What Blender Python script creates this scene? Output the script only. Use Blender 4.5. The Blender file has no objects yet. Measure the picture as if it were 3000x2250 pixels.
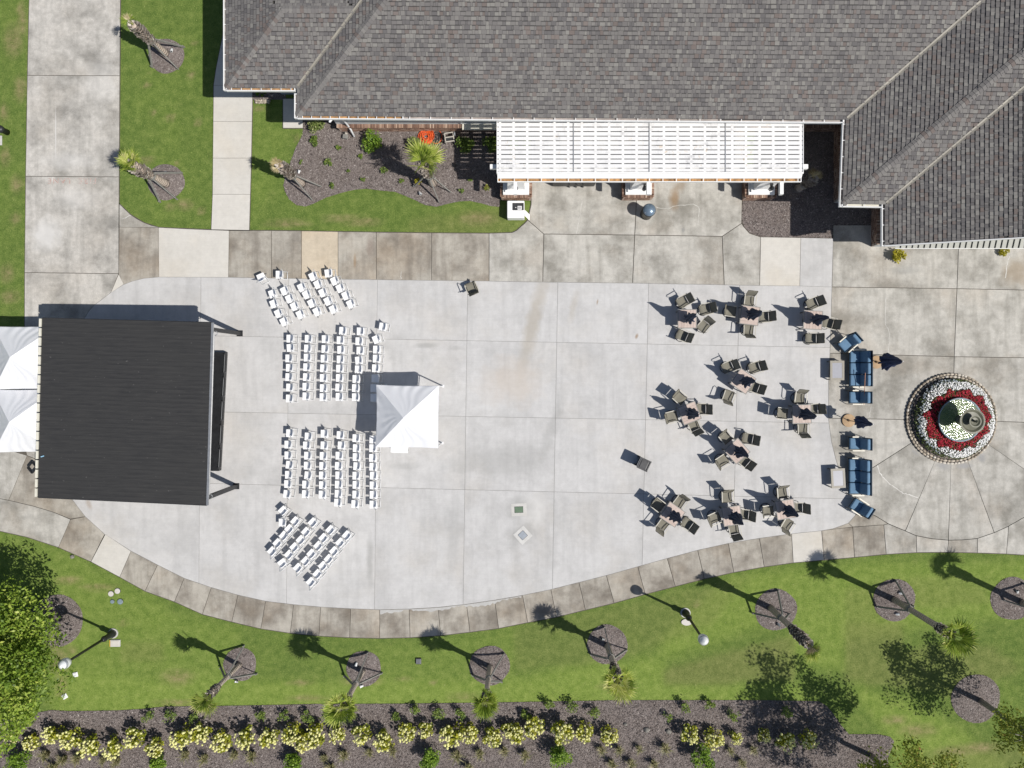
import bpy, bmesh, math, random
import numpy as np
from mathutils import Vector, Matrix
random.seed(7); rng = np.random.default_rng(7)
R = math.radians
scene = bpy.context.scene
COL = scene.collection

# ------------------------------------------------------------------ camera, light, exposure
U0, V0, FPX, H = 1545.0, 1097.0, 2082.0, 36.9      # nadir in photo pixels, focal length in pixels, drone height in metres
def W(u, v, z=0.0):
    k = (H - z) / FPX
    return ((u - U0) * k, (V0 - v) * k)
cam = bpy.data.cameras.new('camera'); cam.sensor_width = 36; cam.lens = FPX / 3000 * 36
cam.shift_x = -45 / 3000; cam.shift_y = -28 / 3000; cam.clip_end = 2000; cam.clip_start = 0.5
camo = bpy.data.objects.new('camera', cam); camo.location = (0, 0, H); COL.objects.link(camo); scene.camera = camo
SUN_EL, SUN_AZ = R(52.5), (0.906, -0.423)          # direction towards the sun (x, y)
world = bpy.data.worlds.new('World'); scene.world = world; world.use_nodes = True
wn = world.node_tree.nodes; wl = world.node_tree.links
sky = wn.new('ShaderNodeTexSky'); sky.sky_type = 'NISHITA'; sky.sun_disc = False
sky.sun_elevation = SUN_EL; sky.sun_rotation = math.atan2(SUN_AZ[0], SUN_AZ[1])
bg = wn['Background']; bg.inputs['Strength'].default_value = 0.072
wl.new(sky.outputs[0], bg.inputs[0])
sl = bpy.data.lights.new('sun', 'SUN'); sl.energy = 4.8; sl.angle = R(0.5); sl.color = (1, 0.955, 0.89)
slo = bpy.data.objects.new('sun', sl); COL.objects.link(slo); slo.location = (30, -14, 50)
d = Vector((-SUN_AZ[0] * math.cos(SUN_EL), -SUN_AZ[1] * math.cos(SUN_EL), -math.sin(SUN_EL)))
slo.rotation_euler = d.to_track_quat('-Z', 'Y').to_euler()
vs = scene.view_settings; vs.view_transform = 'Standard'; vs.look = 'None'; vs.gamma = 1; vs.exposure = 0.0; vs.use_curve_mapping = False

# ------------------------------------------------------------------ materials
class NT:
    def __init__(s, name):
        m = bpy.data.materials.new(name); m.use_nodes = True
        s.m = m; s.t = m.node_tree; s.b = s.t.nodes['Principled BSDF']; s.out = s.t.nodes['Material Output']
    def n(s, typ, **kw):
        x = s.t.nodes.new(typ)
        for k, v in kw.items():
            if k.startswith('i_'):
                key = k[2:]; key = int(key) if key.isdigit() else key.replace('_', ' ')
                inp = x.inputs[key]
                if isinstance(v, bpy.types.NodeSocket): s.t.links.new(v, inp)
                else: inp.default_value = v
            else: setattr(x, k, v)
        return x
    def link(s, a, b): s.t.links.new(a, b)
    def math(s, op, a, b=None, clamp=False):
        x = s.n('ShaderNodeMath', operation=op); x.use_clamp = clamp
        for i, v in enumerate((a, b)):
            if v is None: continue
            if isinstance(v, bpy.types.NodeSocket): s.link(v, x.inputs[i])
            else: x.inputs[i].default_value = v
        return x.outputs[0]
    def mix(s, f, a, b, blend='MIX'):
        x = s.n('ShaderNodeMix', data_type='RGBA', blend_type=blend)
        for i, v in ((0, f), (6, a), (7, b)):
            if isinstance(v, bpy.types.NodeSocket): s.link(v, x.inputs[i])
            else: x.inputs[i].default_value = v if i == 0 else c4(v)
        return x.outputs[2]
    def noise(s, vec, scale, detail=4, rough=.55):
        x = s.n('ShaderNodeTexNoise'); x.inputs['Scale'].default_value = scale
        x.inputs['Detail'].default_value = detail; x.inputs['Roughness'].default_value = rough
        if vec is not None: s.link(vec, x.inputs['Vector'])
        return x.outputs['Fac']
    def ramp(s, f, stops):
        x = s.n('ShaderNodeValToRGB'); e = x.color_ramp.elements
        while len(e) < len(stops): e.new(.5)
        for el, (p, c) in zip(e, stops): el.position = p; el.color = c4(c)
        s.link(f, x.inputs[0]); return x.outputs[0]
    def rng(s, v, a, b, c=0., d=1.):
        x = s.n('ShaderNodeMapRange'); s.link(v, x.inputs[0])
        for i, q in enumerate((a, b, c, d)): x.inputs[i + 1].default_value = q
        return x.outputs[0]
    def pos(s): return s.n('ShaderNodeNewGeometry').outputs['Position']
    def obj(s): return s.n('ShaderNodeTexCoord').outputs['Object']
    def attr(s, name): return s.n('ShaderNodeAttribute', attribute_name=name).outputs['Fac']
    def bump(s, h, dist=.02, strength=.5):
        x = s.n('ShaderNodeBump'); x.inputs['Distance'].default_value = dist; x.inputs['Strength'].default_value = strength
        s.link(h, x.inputs['Height']); s.link(x.outputs[0], s.b.inputs['Normal'])
    def set(s, **kw):
        for k, v in kw.items():
            inp = s.b.inputs[k.replace('_', ' ')]
            if isinstance(v, bpy.types.NodeSocket): s.link(v, inp)
            elif isinstance(v, tuple): inp.default_value = c4(v)
            else: inp.default_value = v
        return s
def c4(c): return tuple(c) if len(c) == 4 else (c[0], c[1], c[2], 1.0)
def mul(c, f): return tuple(min(1, x * f) for x in c)

def simple(name, col, rough=.6, var=.15, scale=6., metal=0., bump=0.):
    t = NT(name); v = t.obj()
    n = t.noise(v, scale, 5, .6)
    t.set(Base_Color=t.mix(t.rng(n, .3, .7), mul(col, 1 - var), mul(col, 1 + var)), Roughness=rough, Metallic=metal)
    if bump: t.bump(t.noise(v, scale * 6, 3), bump, .6)
    return t.m

def concrete(name, base, dark, warm, blot=.5, streak=.25, stains=(), rnd=.10, fine=1.):
    t = NT(name); p = t.pos()
    oi = t.n('ShaderNodeObjectInfo').outputs['Random']
    off = t.n('ShaderNodeCombineXYZ'); t.link(t.math('MULTIPLY', oi, 90.), off.inputs[0]); t.link(t.math('MULTIPLY', oi, 57.), off.inputs[1])
    vv = t.n('ShaderNodeVectorMath', operation='ADD'); t.link(p, vv.inputs[0]); t.link(off.outputs[0], vv.inputs[1]); q = vv.outputs[0]
    big = t.noise(q, .55, 6, .62)
    col = t.mix(t.math('MULTIPLY', t.rng(big, .44, .66), blot), base, dark)
    wn_ = t.noise(q, .28, 4, .6)
    col = t.mix(t.math('MULTIPLY', t.rng(wn_, .5, .72), .55), col, warm)
    mp = t.n('ShaderNodeMapping'); t.link(q, mp.inputs[0]); mp.inputs['Scale'].default_value = (1.5, .16, 1)
    st = t.noise(mp.outputs[0], 1.4, 5, .6)
    col = t.mix(t.math('MULTIPLY', t.rng(st, .48, .7), streak), col, dark)
    mpb = t.n('ShaderNodeMapping'); t.link(q, mpb.inputs[0]); mpb.inputs['Scale'].default_value = (.3, 9, 1)
    br = t.noise(mpb.outputs[0], 3, 2, .5)
    med = t.noise(q, 3.2, 6, .7)
    fin = t.noise(q, 26, 4, .7)
    g = t.math('ADD', t.math('MULTIPLY', t.math('SUBTRACT', med, .5), .5 * fine), t.math('MULTIPLY', t.math('SUBTRACT', fin, .5), .34 * fine))
    g = t.math('ADD', g, t.math('MULTIPLY', t.math('SUBTRACT', br, .5), .10))
    g = t.math('ADD', g, t.math('MULTIPLY', t.math('SUBTRACT', oi, .5), rnd * 2))
    g = t.math('ADD', g, 1.0)
    gc = t.n('ShaderNodeCombineColor'); [t.link(g, gc.inputs[i]) for i in range(3)]
    col = t.mix(1., col, gc.outputs[0], 'MULTIPLY')
    for (u, v, a, b, rot, sc, amt) in stains:                       # dirt, rust and water marks with a shape of their own
        x0, y0 = W(u, v)
        sb = t.n('ShaderNodeVectorMath', operation='SUBTRACT'); t.link(p, sb.inputs[0]); sb.inputs[1].default_value = (x0, y0, 0)
        wv = t.n('ShaderNodeVectorMath', operation='ADD'); t.link(sb.outputs[0], wv.inputs[0])
        nz = t.n('ShaderNodeTexNoise'); t.link(p, nz.inputs['Vector']); nz.inputs['Scale'].default_value = 1.6; nz.inputs['Detail'].default_value = 4
        ns = t.n('ShaderNodeVectorMath', operation='SUBTRACT'); t.link(nz.outputs['Color'], ns.inputs[0]); ns.inputs[1].default_value = (.5, .5, .5)
        nk = t.n('ShaderNodeVectorMath', operation='SCALE'); t.link(ns.outputs[0], nk.inputs[0]); nk.inputs['Scale'].default_value = min(a, b) * .0177 * 1.3
        t.link(nk.outputs[0], wv.inputs[1])
        m2 = t.n('ShaderNodeMapping', vector_type='TEXTURE'); t.link(wv.outputs[0], m2.inputs[0])
        m2.inputs['Rotation'].default_value = (0, 0, R(rot)); m2.inputs['Scale'].default_value = (a * .0177, b * .0177, 50)
        ln = t.n('ShaderNodeVectorMath', operation='LENGTH'); t.link(m2.outputs[0], ln.inputs[0])
        f = t.math('MULTIPLY', t.rng(ln.outputs['Value'], 1.05, .35), amt)
        col = t.mix(f, col, sc)
    t.set(Base_Color=col, Roughness=.88)
    t.b.inputs['Specular IOR Level'].default_value = .25
    t.bump(med, .01, .25)
    return t.m

STAIN_R = (.26, .17, .09); STAIN_G = (.27, .27, .26); STAIN_W = (.60, .59, .57); STAIN_B = (.36, .32, .26)
M = {}
M['plaza'] = concrete('pale broom finished concrete', (.515, .510, .506), (.385, .382, .378), (.485, .460, .425), .60, .48, rnd=.022, fine=.6, stains=(
    (1560, 950, 26, 190, -14, STAIN_B, .55), (1680, 900, 14, 60, -10, STAIN_B, .35), (1500, 1120, 110, 85, 0, (.46, .40, .34), .45),
    (1620, 1250, 20, 130, -20, STAIN_G, .30), (1480, 1350, 130, 60, 0, STAIN_G, .38), (1330, 1560, 40, 100, 0, STAIN_G, .22), (1565, 1500, 40, 60, 0, STAIN_W, .6),
    (1085, 1640, 12, 90, 0, STAIN_G, .5), (1250, 1012, 42, 10, 3, STAIN_G, .5), (1330, 1020, 24, 9, 3, STAIN_G, .3), (1865, 985, 5, 10, -20, STAIN_R, .7), (1750, 885, 3, 10, -10, STAIN_R, .6),
    (1520, 1490, 52, 42, 0, STAIN_G, .5), (1528, 1568, 50, 46, 0, STAIN_G, .5), (262, 1475, 10, 22, 20, STAIN_R, .35), (1020, 1330, 60, 14, 30, STAIN_G, .2), (1340, 1362, 60, 30, 0, STAIN_G, .22), (1190, 1365, 60, 12, 0, STAIN_G, .25)))
M['walk'] = concrete('weathered grey concrete', (.385, .36, .315), (.175, .155, .13), (.33, .265, .195), .95, .6, rnd=.07, fine=1.3, stains=(
    (1040, 765, 5, 24, 0, STAIN_R, .6), (1085, 720, 40, 14, 90, (.22, .17, .14), .5), (2217, 780, 5, 36, 0, STAIN_R, .8), (2090, 790, 30, 50, 0, STAIN_W, .3)))
M['patio'] = concrete('grey patio concrete', (.45, .435, .40), (.225, .215, .19), (.40, .35, .29), .95, .5, rnd=.05, fine=1.4, stains=(
    (1975, 580, 18, 40, 0, STAIN_R, .75), (1990, 540, 26, 30, 0, STAIN_R, .4), (2980, 800, 60, 55, 0, (.30, .24, .17), .6), (2650, 790, 60, 16, 0, STAIN_G, .4),
    (2765, 1365, 26, 16, 0, (.30, .30, .30), .8), (2822, 1365, 28, 12, 0, (.30, .30, .30), .8), (2872, 1340, 18, 18, 0, (.29, .29, .29), .8), (2680, 1325, 16, 6, -40, (.29, .29, .29), .6),
    (2640, 1300, 130, 8, 5, STAIN_G, .25), (1640, 660, 30, 30, 0, STAIN_B, .3), (2000, 675, 6, 10, 0, STAIN_G, .8)))
M['newslab'] = concrete('new light concrete', (.56, .54, .50), (.46, .44, .40), (.53, .48, .40), .35, .15, rnd=.03, fine=.6)
M['tanslab'] = concrete('tan stained concrete', (.52, .45, .35), (.40, .34, .26), (.50, .40, .28), .5, .3, rnd=.02)
M['firelane'] = concrete('scuffed driveway concrete', (.485, .465, .43), (.235, .225, .205), (.42, .385, .335), .9, .45, rnd=.04, fine=1.7, stains=(
    (140, 690, 50, 60, 0, STAIN_W, .75), (300, 240, 60, 80, 0, STAIN_W, .3), (200, 470, 90, 30, 0, STAIN_W, .4), (230, 580, 80, 40, 0, STAIN_W, .35), (165, 390, 2, 90, 0, STAIN_W, .8)))
M['rim'] = concrete('pale patched concrete', (.50, .495, .48), (.40, .39, .38), (.46, .44, .4), .4, .1)
M['joint'] = simple('dark joint filler', (.085, .075, .062), .95, .3, 3)
M['jointlight'] = simple('grey saw cut joint', (.23, .225, .215), .95, .3, 3)

def grass_mat():
    t = NT('mown lawn'); p = t.pos()
    big = t.noise(p, .45, 5, .6); med = t.noise(p, 2.6, 6, .65); fin = t.noise(p, 16, 5, .75); fin2 = t.noise(p, 55, 3, .8)
    g = t.math('ADD', t.math('ADD', t.math('MULTIPLY', med, .40), t.math('MULTIPLY', fin, .48)), t.math('MULTIPLY', fin2, .12))
    green = t.ramp(g, [(.30, (.036, .064, .013)), (.45, (.096, .152, .032)), (.56, (.158, .215, .052)), (.70, (.28, .30, .105))])
    lush = t.ramp(g, [(.30, (.078, .125, .020)), (.45, (.180, .262, .046)), (.56, (.268, .345, .078)), (.70, (.40, .43, .15))])
    olive = t.ramp(g, [(.30, (.060, .074, .022)), (.45, (.155, .172, .055)), (.57, (.23, .235, .088)), (.70, (.32, .30, .14))])
    dry = t.ramp(g, [(.30, (.12, .095, .045)), (.5, (.27, .215, .115)), (.7, (.40, .325, .19))])
    col = t.mix(t.math('MULTIPLY', t.rng(big, .5, .72), .2), green, lush)
    def fac(a, amp=.9):
        return t.math('MULTIPLY', t.attr(a), t.math('ADD', t.rng(med, .3, .62), .35), True)
    col = t.mix(t.attr('lush'), col, lush); col = t.mix(t.attr('olive'), col, olive)
    col = t.mix(fac('dry'), col, dry)
    spk = t.math('MULTIPLY', t.rng(t.noise(p, 1.1, 6, .7), .60, .74), t.math('SUBTRACT', 1., t.math('MULTIPLY', t.attr('lush'), .5)))
    col = t.mix(t.math('MULTIPLY', spk, .16), col, dry)
    t.set(Base_Color=col, Roughness=.9); t.b.inputs['Specular IOR Level'].default_value = .12
    t.bump(fin2, .03, .8)
    return t.m
M['grass'] = grass_mat()
def blade_mat(name, stops):
    t = NT(name); t.set(Base_Color=t.ramp(t.attr('shade'), stops), Roughness=.7); t.b.inputs['Specular IOR Level'].default_value = .2
    return t.m
def leaf_mat(name, stops, trans=.35, rough=.5):
    t = NT(name); col = t.ramp(t.attr('shade'), stops)
    t.set(Base_Color=col, Roughness=rough); t.b.inputs['Specular IOR Level'].default_value = .3
    tr = t.n('ShaderNodeBsdfTranslucent'); t.link(col, tr.inputs[0])
    mx = t.n('ShaderNodeMixShader'); mx.inputs[0].default_value = trans
    t.link(t.b.outputs[0], mx.inputs[1]); t.link(tr.outputs[0], mx.inputs[2]); t.link(mx.outputs[0], t.out.inputs[0])
    return t.m
M['blades'] = blade_mat('grass blades', [(0, (.075, .12, .024)), (.5, (.17, .24, .055)), (.85, (.29, .34, .10)), (1, (.46, .42, .22))])
def mulch_mat():
    t = NT('shredded bark mulch'); p = t.pos()
    n1 = t.noise(p, 12, 6, .75); n2 = t.noise(p, 45, 4, .8); n3 = t.noise(p, 1.1, 3)
    g = t.math('ADD', t.math('MULTIPLY', n1, .5), t.math('MULTIPLY', n2, .5))
    col = t.ramp(g, [(.30, (.036, .029, .027)), (.44, (.145, .122, .114)), (.56, (.245, .212, .20)), (.70, (.46, .41, .39))])
    col = t.mix(t.math('MULTIPLY', t.rng(n3, .45, .7), .3), col, (.085, .062, .047))
    t.set(Base_Color=col, Roughness=.95); t.b.inputs['Specular IOR Level'].default_value = .1; t.bump(g, .04, 1.)
    return t.m
M['mulch'] = mulch_mat()
M['chips'] = blade_mat('bark chips', [(0, (.045, .036, .033)), (.4, (.19, .16, .15)), (.75, (.36, .32, .30)), (1, (.62, .57, .54))])
def shingle_mat():
    t = NT('asphalt shingles'); p = t.pos()
    col = t.ramp(t.attr('shade'), [(0, (.128, .122, .122)), (.14, (.155, .147, .144)), (.34, (.174, .166, .160)), (.54, (.196, .187, .178)), (.74, (.222, .214, .200)), (.85, (.155, .131, .121)), (.94, (.176, .151, .140)), (1, (.240, .234, .216))])
    x = t.t.nodes
    for n in x:
        if n.type == 'VALTORGB': n.color_ramp.interpolation = 'CONSTANT'
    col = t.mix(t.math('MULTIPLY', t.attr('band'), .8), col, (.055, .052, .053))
    gr = t.noise(p, 60, 3, .8); big = t.noise(p, .4, 4)
    g = t.math('ADD', t.math('MULTIPLY', t.math('SUBTRACT', gr, .5), .5), t.math('ADD', t.math('MULTIPLY', t.math('SUBTRACT', big, .5), .28), 1.))
    gc = t.n('ShaderNodeCombineColor'); [t.link(g, gc.inputs[i]) for i in range(3)]
    t.set(Base_Color=t.mix(1., col, gc.outputs[0], 'MULTIPLY'), Roughness=.92); t.b.inputs['Specular IOR Level'].default_value = .2
    t.bump(gr, .005, .5)
    return t.m
M['shingle'] = shingle_mat()
M['deckwood'] = simple('roof underlay', (.05, .048, .047), .9)
M['valley'] = simple('weathered valley metal', (.27, .25, .21), .6, .25, 1.2)
M['white'] = simple('white painted trim', (.80, .80, .79), .45, .05, 3)
M['dirtywhite'] = None
def dirty_white():
    t = NT('stained white pergola paint'); p = t.pos()
    n = t.noise(p, .55, 6, .7); mp = t.n('ShaderNodeMapping'); t.link(p, mp.inputs[0]); mp.inputs['Scale'].default_value = (9, .6, 1)
    s = t.noise(mp.outputs[0], 3, 4, .6); n2 = t.noise(p, 2.5, 5, .7); n3 = t.noise(p, .9, 3)
    col = t.mix(t.math('MULTIPLY', t.rng(s, .5, .8), .35), (.72, .72, .72), (.55, .55, .56))
    mold = t.math('MULTIPLY', t.rng(n, .50, .66), t.rng(n2, .48, .64))
    col = t.mix(t.math('MULTIPLY', mold, .8), col, (.30, .30, .31))
    rust = t.math('MULTIPLY', t.rng(n3, .54, .66), t.rng(t.noise(p, 6, 4, .7), .58, .70))
    col = t.mix(t.math('MULTIPLY', rust, .8), col, (.55, .36, .14))
    t.set(Base_Color=col, Roughness=.5); return t.m
M['dirtywhite'] = dirty_white()
M['debris'] = simple('leaf debris in gutter', (.36, .20, .08), .9, .6, 5)
M['gutterfloor'] = simple('gutter floor', (.34, .30, .28), .8, .35, 3)
M['siding'] = simple('pale grey siding', (.50, .52, .53), .6, .05, 2)
M['sidinggreen'] = simple('pale sage board siding', (.33, .335, .305), .6, .05, 2)
M['bluegrey'] = simple('blue grey door paint', (.30, .34, .38), .5, .08, 2)
M['brick'] = blade_mat('red brown brick', [(0, (.13, .075, .055)), (.5, (.27, .165, .12)), (.85, (.40, .27, .20)), (1, (.52, .40, .31))])
M['mortar'] = simple('pale mortar', (.55, .52, .47), .9)
M['stone'] = blade_mat('field stone', [(0, (.17, .15, .13)), (.4, (.34, .29, .23)), (.75, (.48, .42, .34)), (1, (.60, .56, .50))])
M['mortardark'] = simple('dark mortar bed', (.055, .048, .04), .9)
M['black'] = simple('black steel', (.020, .021, .023), .45, .2, 8)
def stage_roof_mat():
    t = NT('black corrugated stage roof'); p = t.pos(); mp = t.n('ShaderNodeMapping'); t.link(p, mp.inputs[0]); mp.inputs['Scale'].default_value = (.5, 7, 1); mp.inputs['Rotation'].default_value = (0, 0, R(1.5))
    n = t.noise(mp.outputs[0], 2.2, 6, .65); g = t.noise(p, 40, 3, .8); b = t.noise(p, .5, 4, .6); sp = t.noise(p, 9, 2, .5)
    col = t.mix(t.rng(n, .35, .7), (.026, .0255, .0255), (.037, .0362, .0355)); col = t.mix(t.math('MULTIPLY', t.rng(b, .4, .7), .5), col, (.036, .035, .0335)); col = t.mix(t.math('MULTIPLY', t.rng(g, .62, .8), .7), col, (.085, .083, .08)); col = t.mix(t.math('MULTIPLY', t.rng(sp, .72, .78), .8), col, (.13, .125, .12))
    t.set(Base_Color=col, Roughness=t.rng(n, .3, .7, .55, .75)); t.bump(g, .004, .5); return t.m
M['blackroof'] = stage_roof_mat()
M['blackcover'] = simple('black vinyl cover', (.016, .017, .019), .4, .3, 4, bump=.02)
M['blackplastic'] = simple('black plastic', (.035, .036, .038), .35, .3, 5)
M['greyplastic'] = simple('dark grey plastic', (.055, .055, .058), .4, .35, 6)
M['galv'] = simple('galvanised steel', (.42, .43, .44), .35, .15, 5, metal=.6)
M['cream'] = simple('cream metal trim', (.66, .64, .55), .45, .08, 4)
M['whiteplastic'] = simple('white plastic', (.87, .87, .87), .35, .03, 4)
M['whitemetal'] = simple('white painted steel', (.72, .73, .74), .35, .05, 4)
def canopy_mat(name, col, tr):
    t = NT(name); p = t.obj(); n = t.noise(p, 3, 4)
    c = t.mix(n, mul(col, .96), col)
    t.set(Base_Color=c, Roughness=.55); t.b.inputs['Specular IOR Level'].default_value = .3
    b = t.n('ShaderNodeBsdfTranslucent'); t.link(c, b.inputs[0]); mx = t.n('ShaderNodeMixShader'); mx.inputs[0].default_value = tr
    t.link(t.b.outputs[0], mx.inputs[1]); t.link(b.outputs[0], mx.inputs[2]); t.link(mx.outputs[0], t.out.inputs[0]); return t.m
M['canopy'] = canopy_mat('white canopy fabric', (.80, .81, .84), .10)
M['chairplastic'] = canopy_mat('white moulded chair plastic', (.92, .92, .92), .55)
M['sling'] = simple('taupe sling mesh', (.185, .175, .140), .8, .12, 30)
M['frame'] = simple('bronze aluminium frame', (.14, .130, .105), .35, .1, 5, metal=.35)
M['armlight'] = simple('sunlit bronze arm rail', (.46, .44, .38), .4, .08, 5)  # sun glare on the bronze arms put into a paler base colour
def plank_mat():
    t = NT('pinkish wood planks'); oi = t.n('ShaderNodeObjectInfo').outputs['Random']; p = t.obj()
    mp = t.n('ShaderNodeMapping'); t.link(p, mp.inputs[0]); mp.inputs['Scale'].default_value = (16, 1.2, 1)
    n = t.noise(mp.outputs[0], 4, 5, .6)
    a = t.mix(oi, (.45, .36, .315), (.54, .44, .39)); col = t.mix(t.rng(n, .5, .75), a, (.37, .275, .235))
    t.set(Base_Color=col, Roughness=.6); return t.m
M['plank'] = plank_mat()
M['tableframe'] = simple('grey table frame', (.23, .225, .21), .5)
M['navy'] = simple('navy umbrella cloth', (.017, .032, .072), .75, .4, 8, bump=.01)
M['navy2'] = simple('bright navy umbrella cloth', (.018, .034, .095), .75, .4, 8, bump=.01)
M['tanbase'] = simple('tan stone umbrella base', (.37, .25, .14), .7, .15, 4)
M['blue'] = simple('slate blue cushion', (.108, .200, .31), .85, .12, 5, bump=.006)
M['darkblue'] = simple('navy chair back', (.012, .035, .062), .7, .2, 6)
M['creamarm'] = simple('cream arm paint', (.70, .66, .56), .5, .06, 5)
M['glass'] = simple('frosted table glass', (.33, .335, .37), .25, .06, 5)
M['palmtrunk'] = None
def palm_trunk():
    t = NT('palm trunk bark'); p = t.obj(); sx = t.n('ShaderNodeSeparateXYZ'); t.link(p, sx.inputs[0])
    w = t.math('SINE', t.math('MULTIPLY', t.math('ADD', sx.outputs[2], t.math('MULTIPLY', t.noise(p, 3, 2), .12)), 42.))
    n = t.noise(p, 9, 5, .7)
    col = t.mix(t.rng(n, .3, .7), (.36, .295, .245), (.56, .48, .41)); col = t.mix(t.rng(w, .7, 1.), col, (.17, .135, .11))
    t.set(Base_Color=col, Roughness=.9); t.bump(w, .02, .6); return t.m
M['palmtrunk'] = palm_trunk()
M['boots'] = blade_mat('palm leaf bases', [(0, (.10, .085, .07)), (.35, (.34, .30, .26)), (.75, (.56, .51, .46)), (1, (.68, .64, .58))])
M['frond'] = leaf_mat('palm frond', [(0, (.10, .17, .025)), (.4, (.31, .41, .06)), (.75, (.54, .60, .14)), (1, (.70, .68, .28))], .42)
M['dryfrond'] = leaf_mat('dry palm frond', [(0, (.20, .15, .07)), (.5, (.42, .34, .18)), (1, (.60, .52, .32))], .25)
M['stake'] = simple('weathered lumber', (.21, .205, .19), .85, .2, 10)
M['leaf_big'] = leaf_mat('tree leaves', [(0, (.050, .095, .012)), (.4, (.15, .245, .028)), (.75, (.29, .39, .055)), (1, (.46, .52, .11))], .3)
M['leaf_myrtle'] = leaf_mat('thin tree leaves', [(0, (.07, .10, .016)), (.45, (.23, .28, .042)), (.88, (.42, .43, .085)), (1, (.36, .20, .08))], .45)
M['leaf_hyd'] = leaf_mat('hydrangea leaves', [(0, (.10, .14, .012)), (.5, (.29, .33, .028)), (1, (.50, .46, .045))], .3)
M['bloom'] = simple('cream hydrangea bloom', (.70, .68, .29), .7, .12, 20, bump=.01)
M['leaf_shrub'] = leaf_mat('shrub leaves', [(0, (.03, .06, .012)), (.5, (.12, .19, .035)), (1, (.27, .34, .07))], .3)
M['leaf_box'] = leaf_mat('dense shrub leaves', [(0, (.03, .07, .008)), (.5, (.125, .225, .022)), (1, (.28, .40, .05))], .3)
M['leaf_vari'] = leaf_mat('variegated shrub leaves', [(0, (.06, .09, .015)), (.5, (.17, .23, .055)), (1, (.42, .44, .20))], .3)
M['leaf_yellow'] = leaf_mat('yellow croton leaves', [(0, (.08, .09, .01)), (.45, (.27, .26, .02)), (1, (.52, .45, .04))], .3)
M['tuft'] = leaf_mat('ornamental grass blades', [(0, (.13, .15, .05)), (.5, (.28, .27, .12)), (1, (.48, .42, .25))], .3)
M['bark'] = simple('smooth grey bark', (.30, .275, .245), .85, .2, 8)
M['petal_w'] = simple('white petals', (.80, .80, .80), .7, .04, 5)
M['petal_r'] = blade_mat('red petals', [(0, (.12, .006, .010)), (.5, (.30, .010, .026)), (1, (.48, .035, .06))])
M['flower_leaf'] = leaf_mat('flower bed leaves', [(0, (.02, .03, .008)), (.6, (.06, .09, .02)), (1, (.13, .17, .04))], .2)
M['bronzegreen'] = simple('verdigris bronze fountain', (.125, .125, .088), .5, .2, 5, metal=0.)
def water_mat():
    t = NT('green fountain water'); p = t.obj(); n = t.noise(p, 4.5, 3, .6); mp = t.n('ShaderNodeMapping'); t.link(p, mp.inputs[0]); mp.inputs['Scale'].default_value = (1, 2.1, 1)
    col = t.mix(t.noise(p, 1.2, 4), (.095, .145, .065), (.18, .235, .115))
    t.set(Base_Color=col, Roughness=.10); t.bump(t.noise(mp.outputs[0], 7, 2, .5), .035, .7); return t.m
M['water'] = water_mat()
M['poolwall'] = simple('blue grey pool wall', (.20, .26, .29), .5, .2, 4)
M['orange'] = simple('orange hose rubber', (.74, .115, .025), .5, .12, 6)
M['beige'] = simple('beige plastic', (.45, .42, .37), .5, .1, 5)
M['lidblue'] = simple('blue grey bin lid', (.16, .22, .29), .28, .1, 4, metal=.3)
M['globe'] = simple('frosted lamp globe', (.66, .68, .68), .25, .06, 5)
M['greencover'] = simple('green plastic cover', (.10, .16, .10), .6, .1, 5)
M['slatecover'] = simple('grey blue steel cover', (.30, .33, .37), .4, .1, 5)
def worn_paint():
    t = NT('faded red road paint'); p = t.pos(); n = t.noise(p, 7, 5, .7)
    t.set(Base_Color=t.mix(t.rng(n, .38, .60), (.41, .235, .20), (.46, .425, .395)), Roughness=.9); return t.m
M['redpaint'] = worn_paint()
M['label'] = simple('printed white label', (.7, .7, .7), .5, .05, 5)
M['copper'] = simple('copper coloured pole', (.36, .17, .10), .4, .1, 5)
M['yellow'] = simple('yellow plastic', (.55, .36, .05), .5)
M['bluerope'] = simple('light blue strap', (.25, .45, .6), .6)

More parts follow.
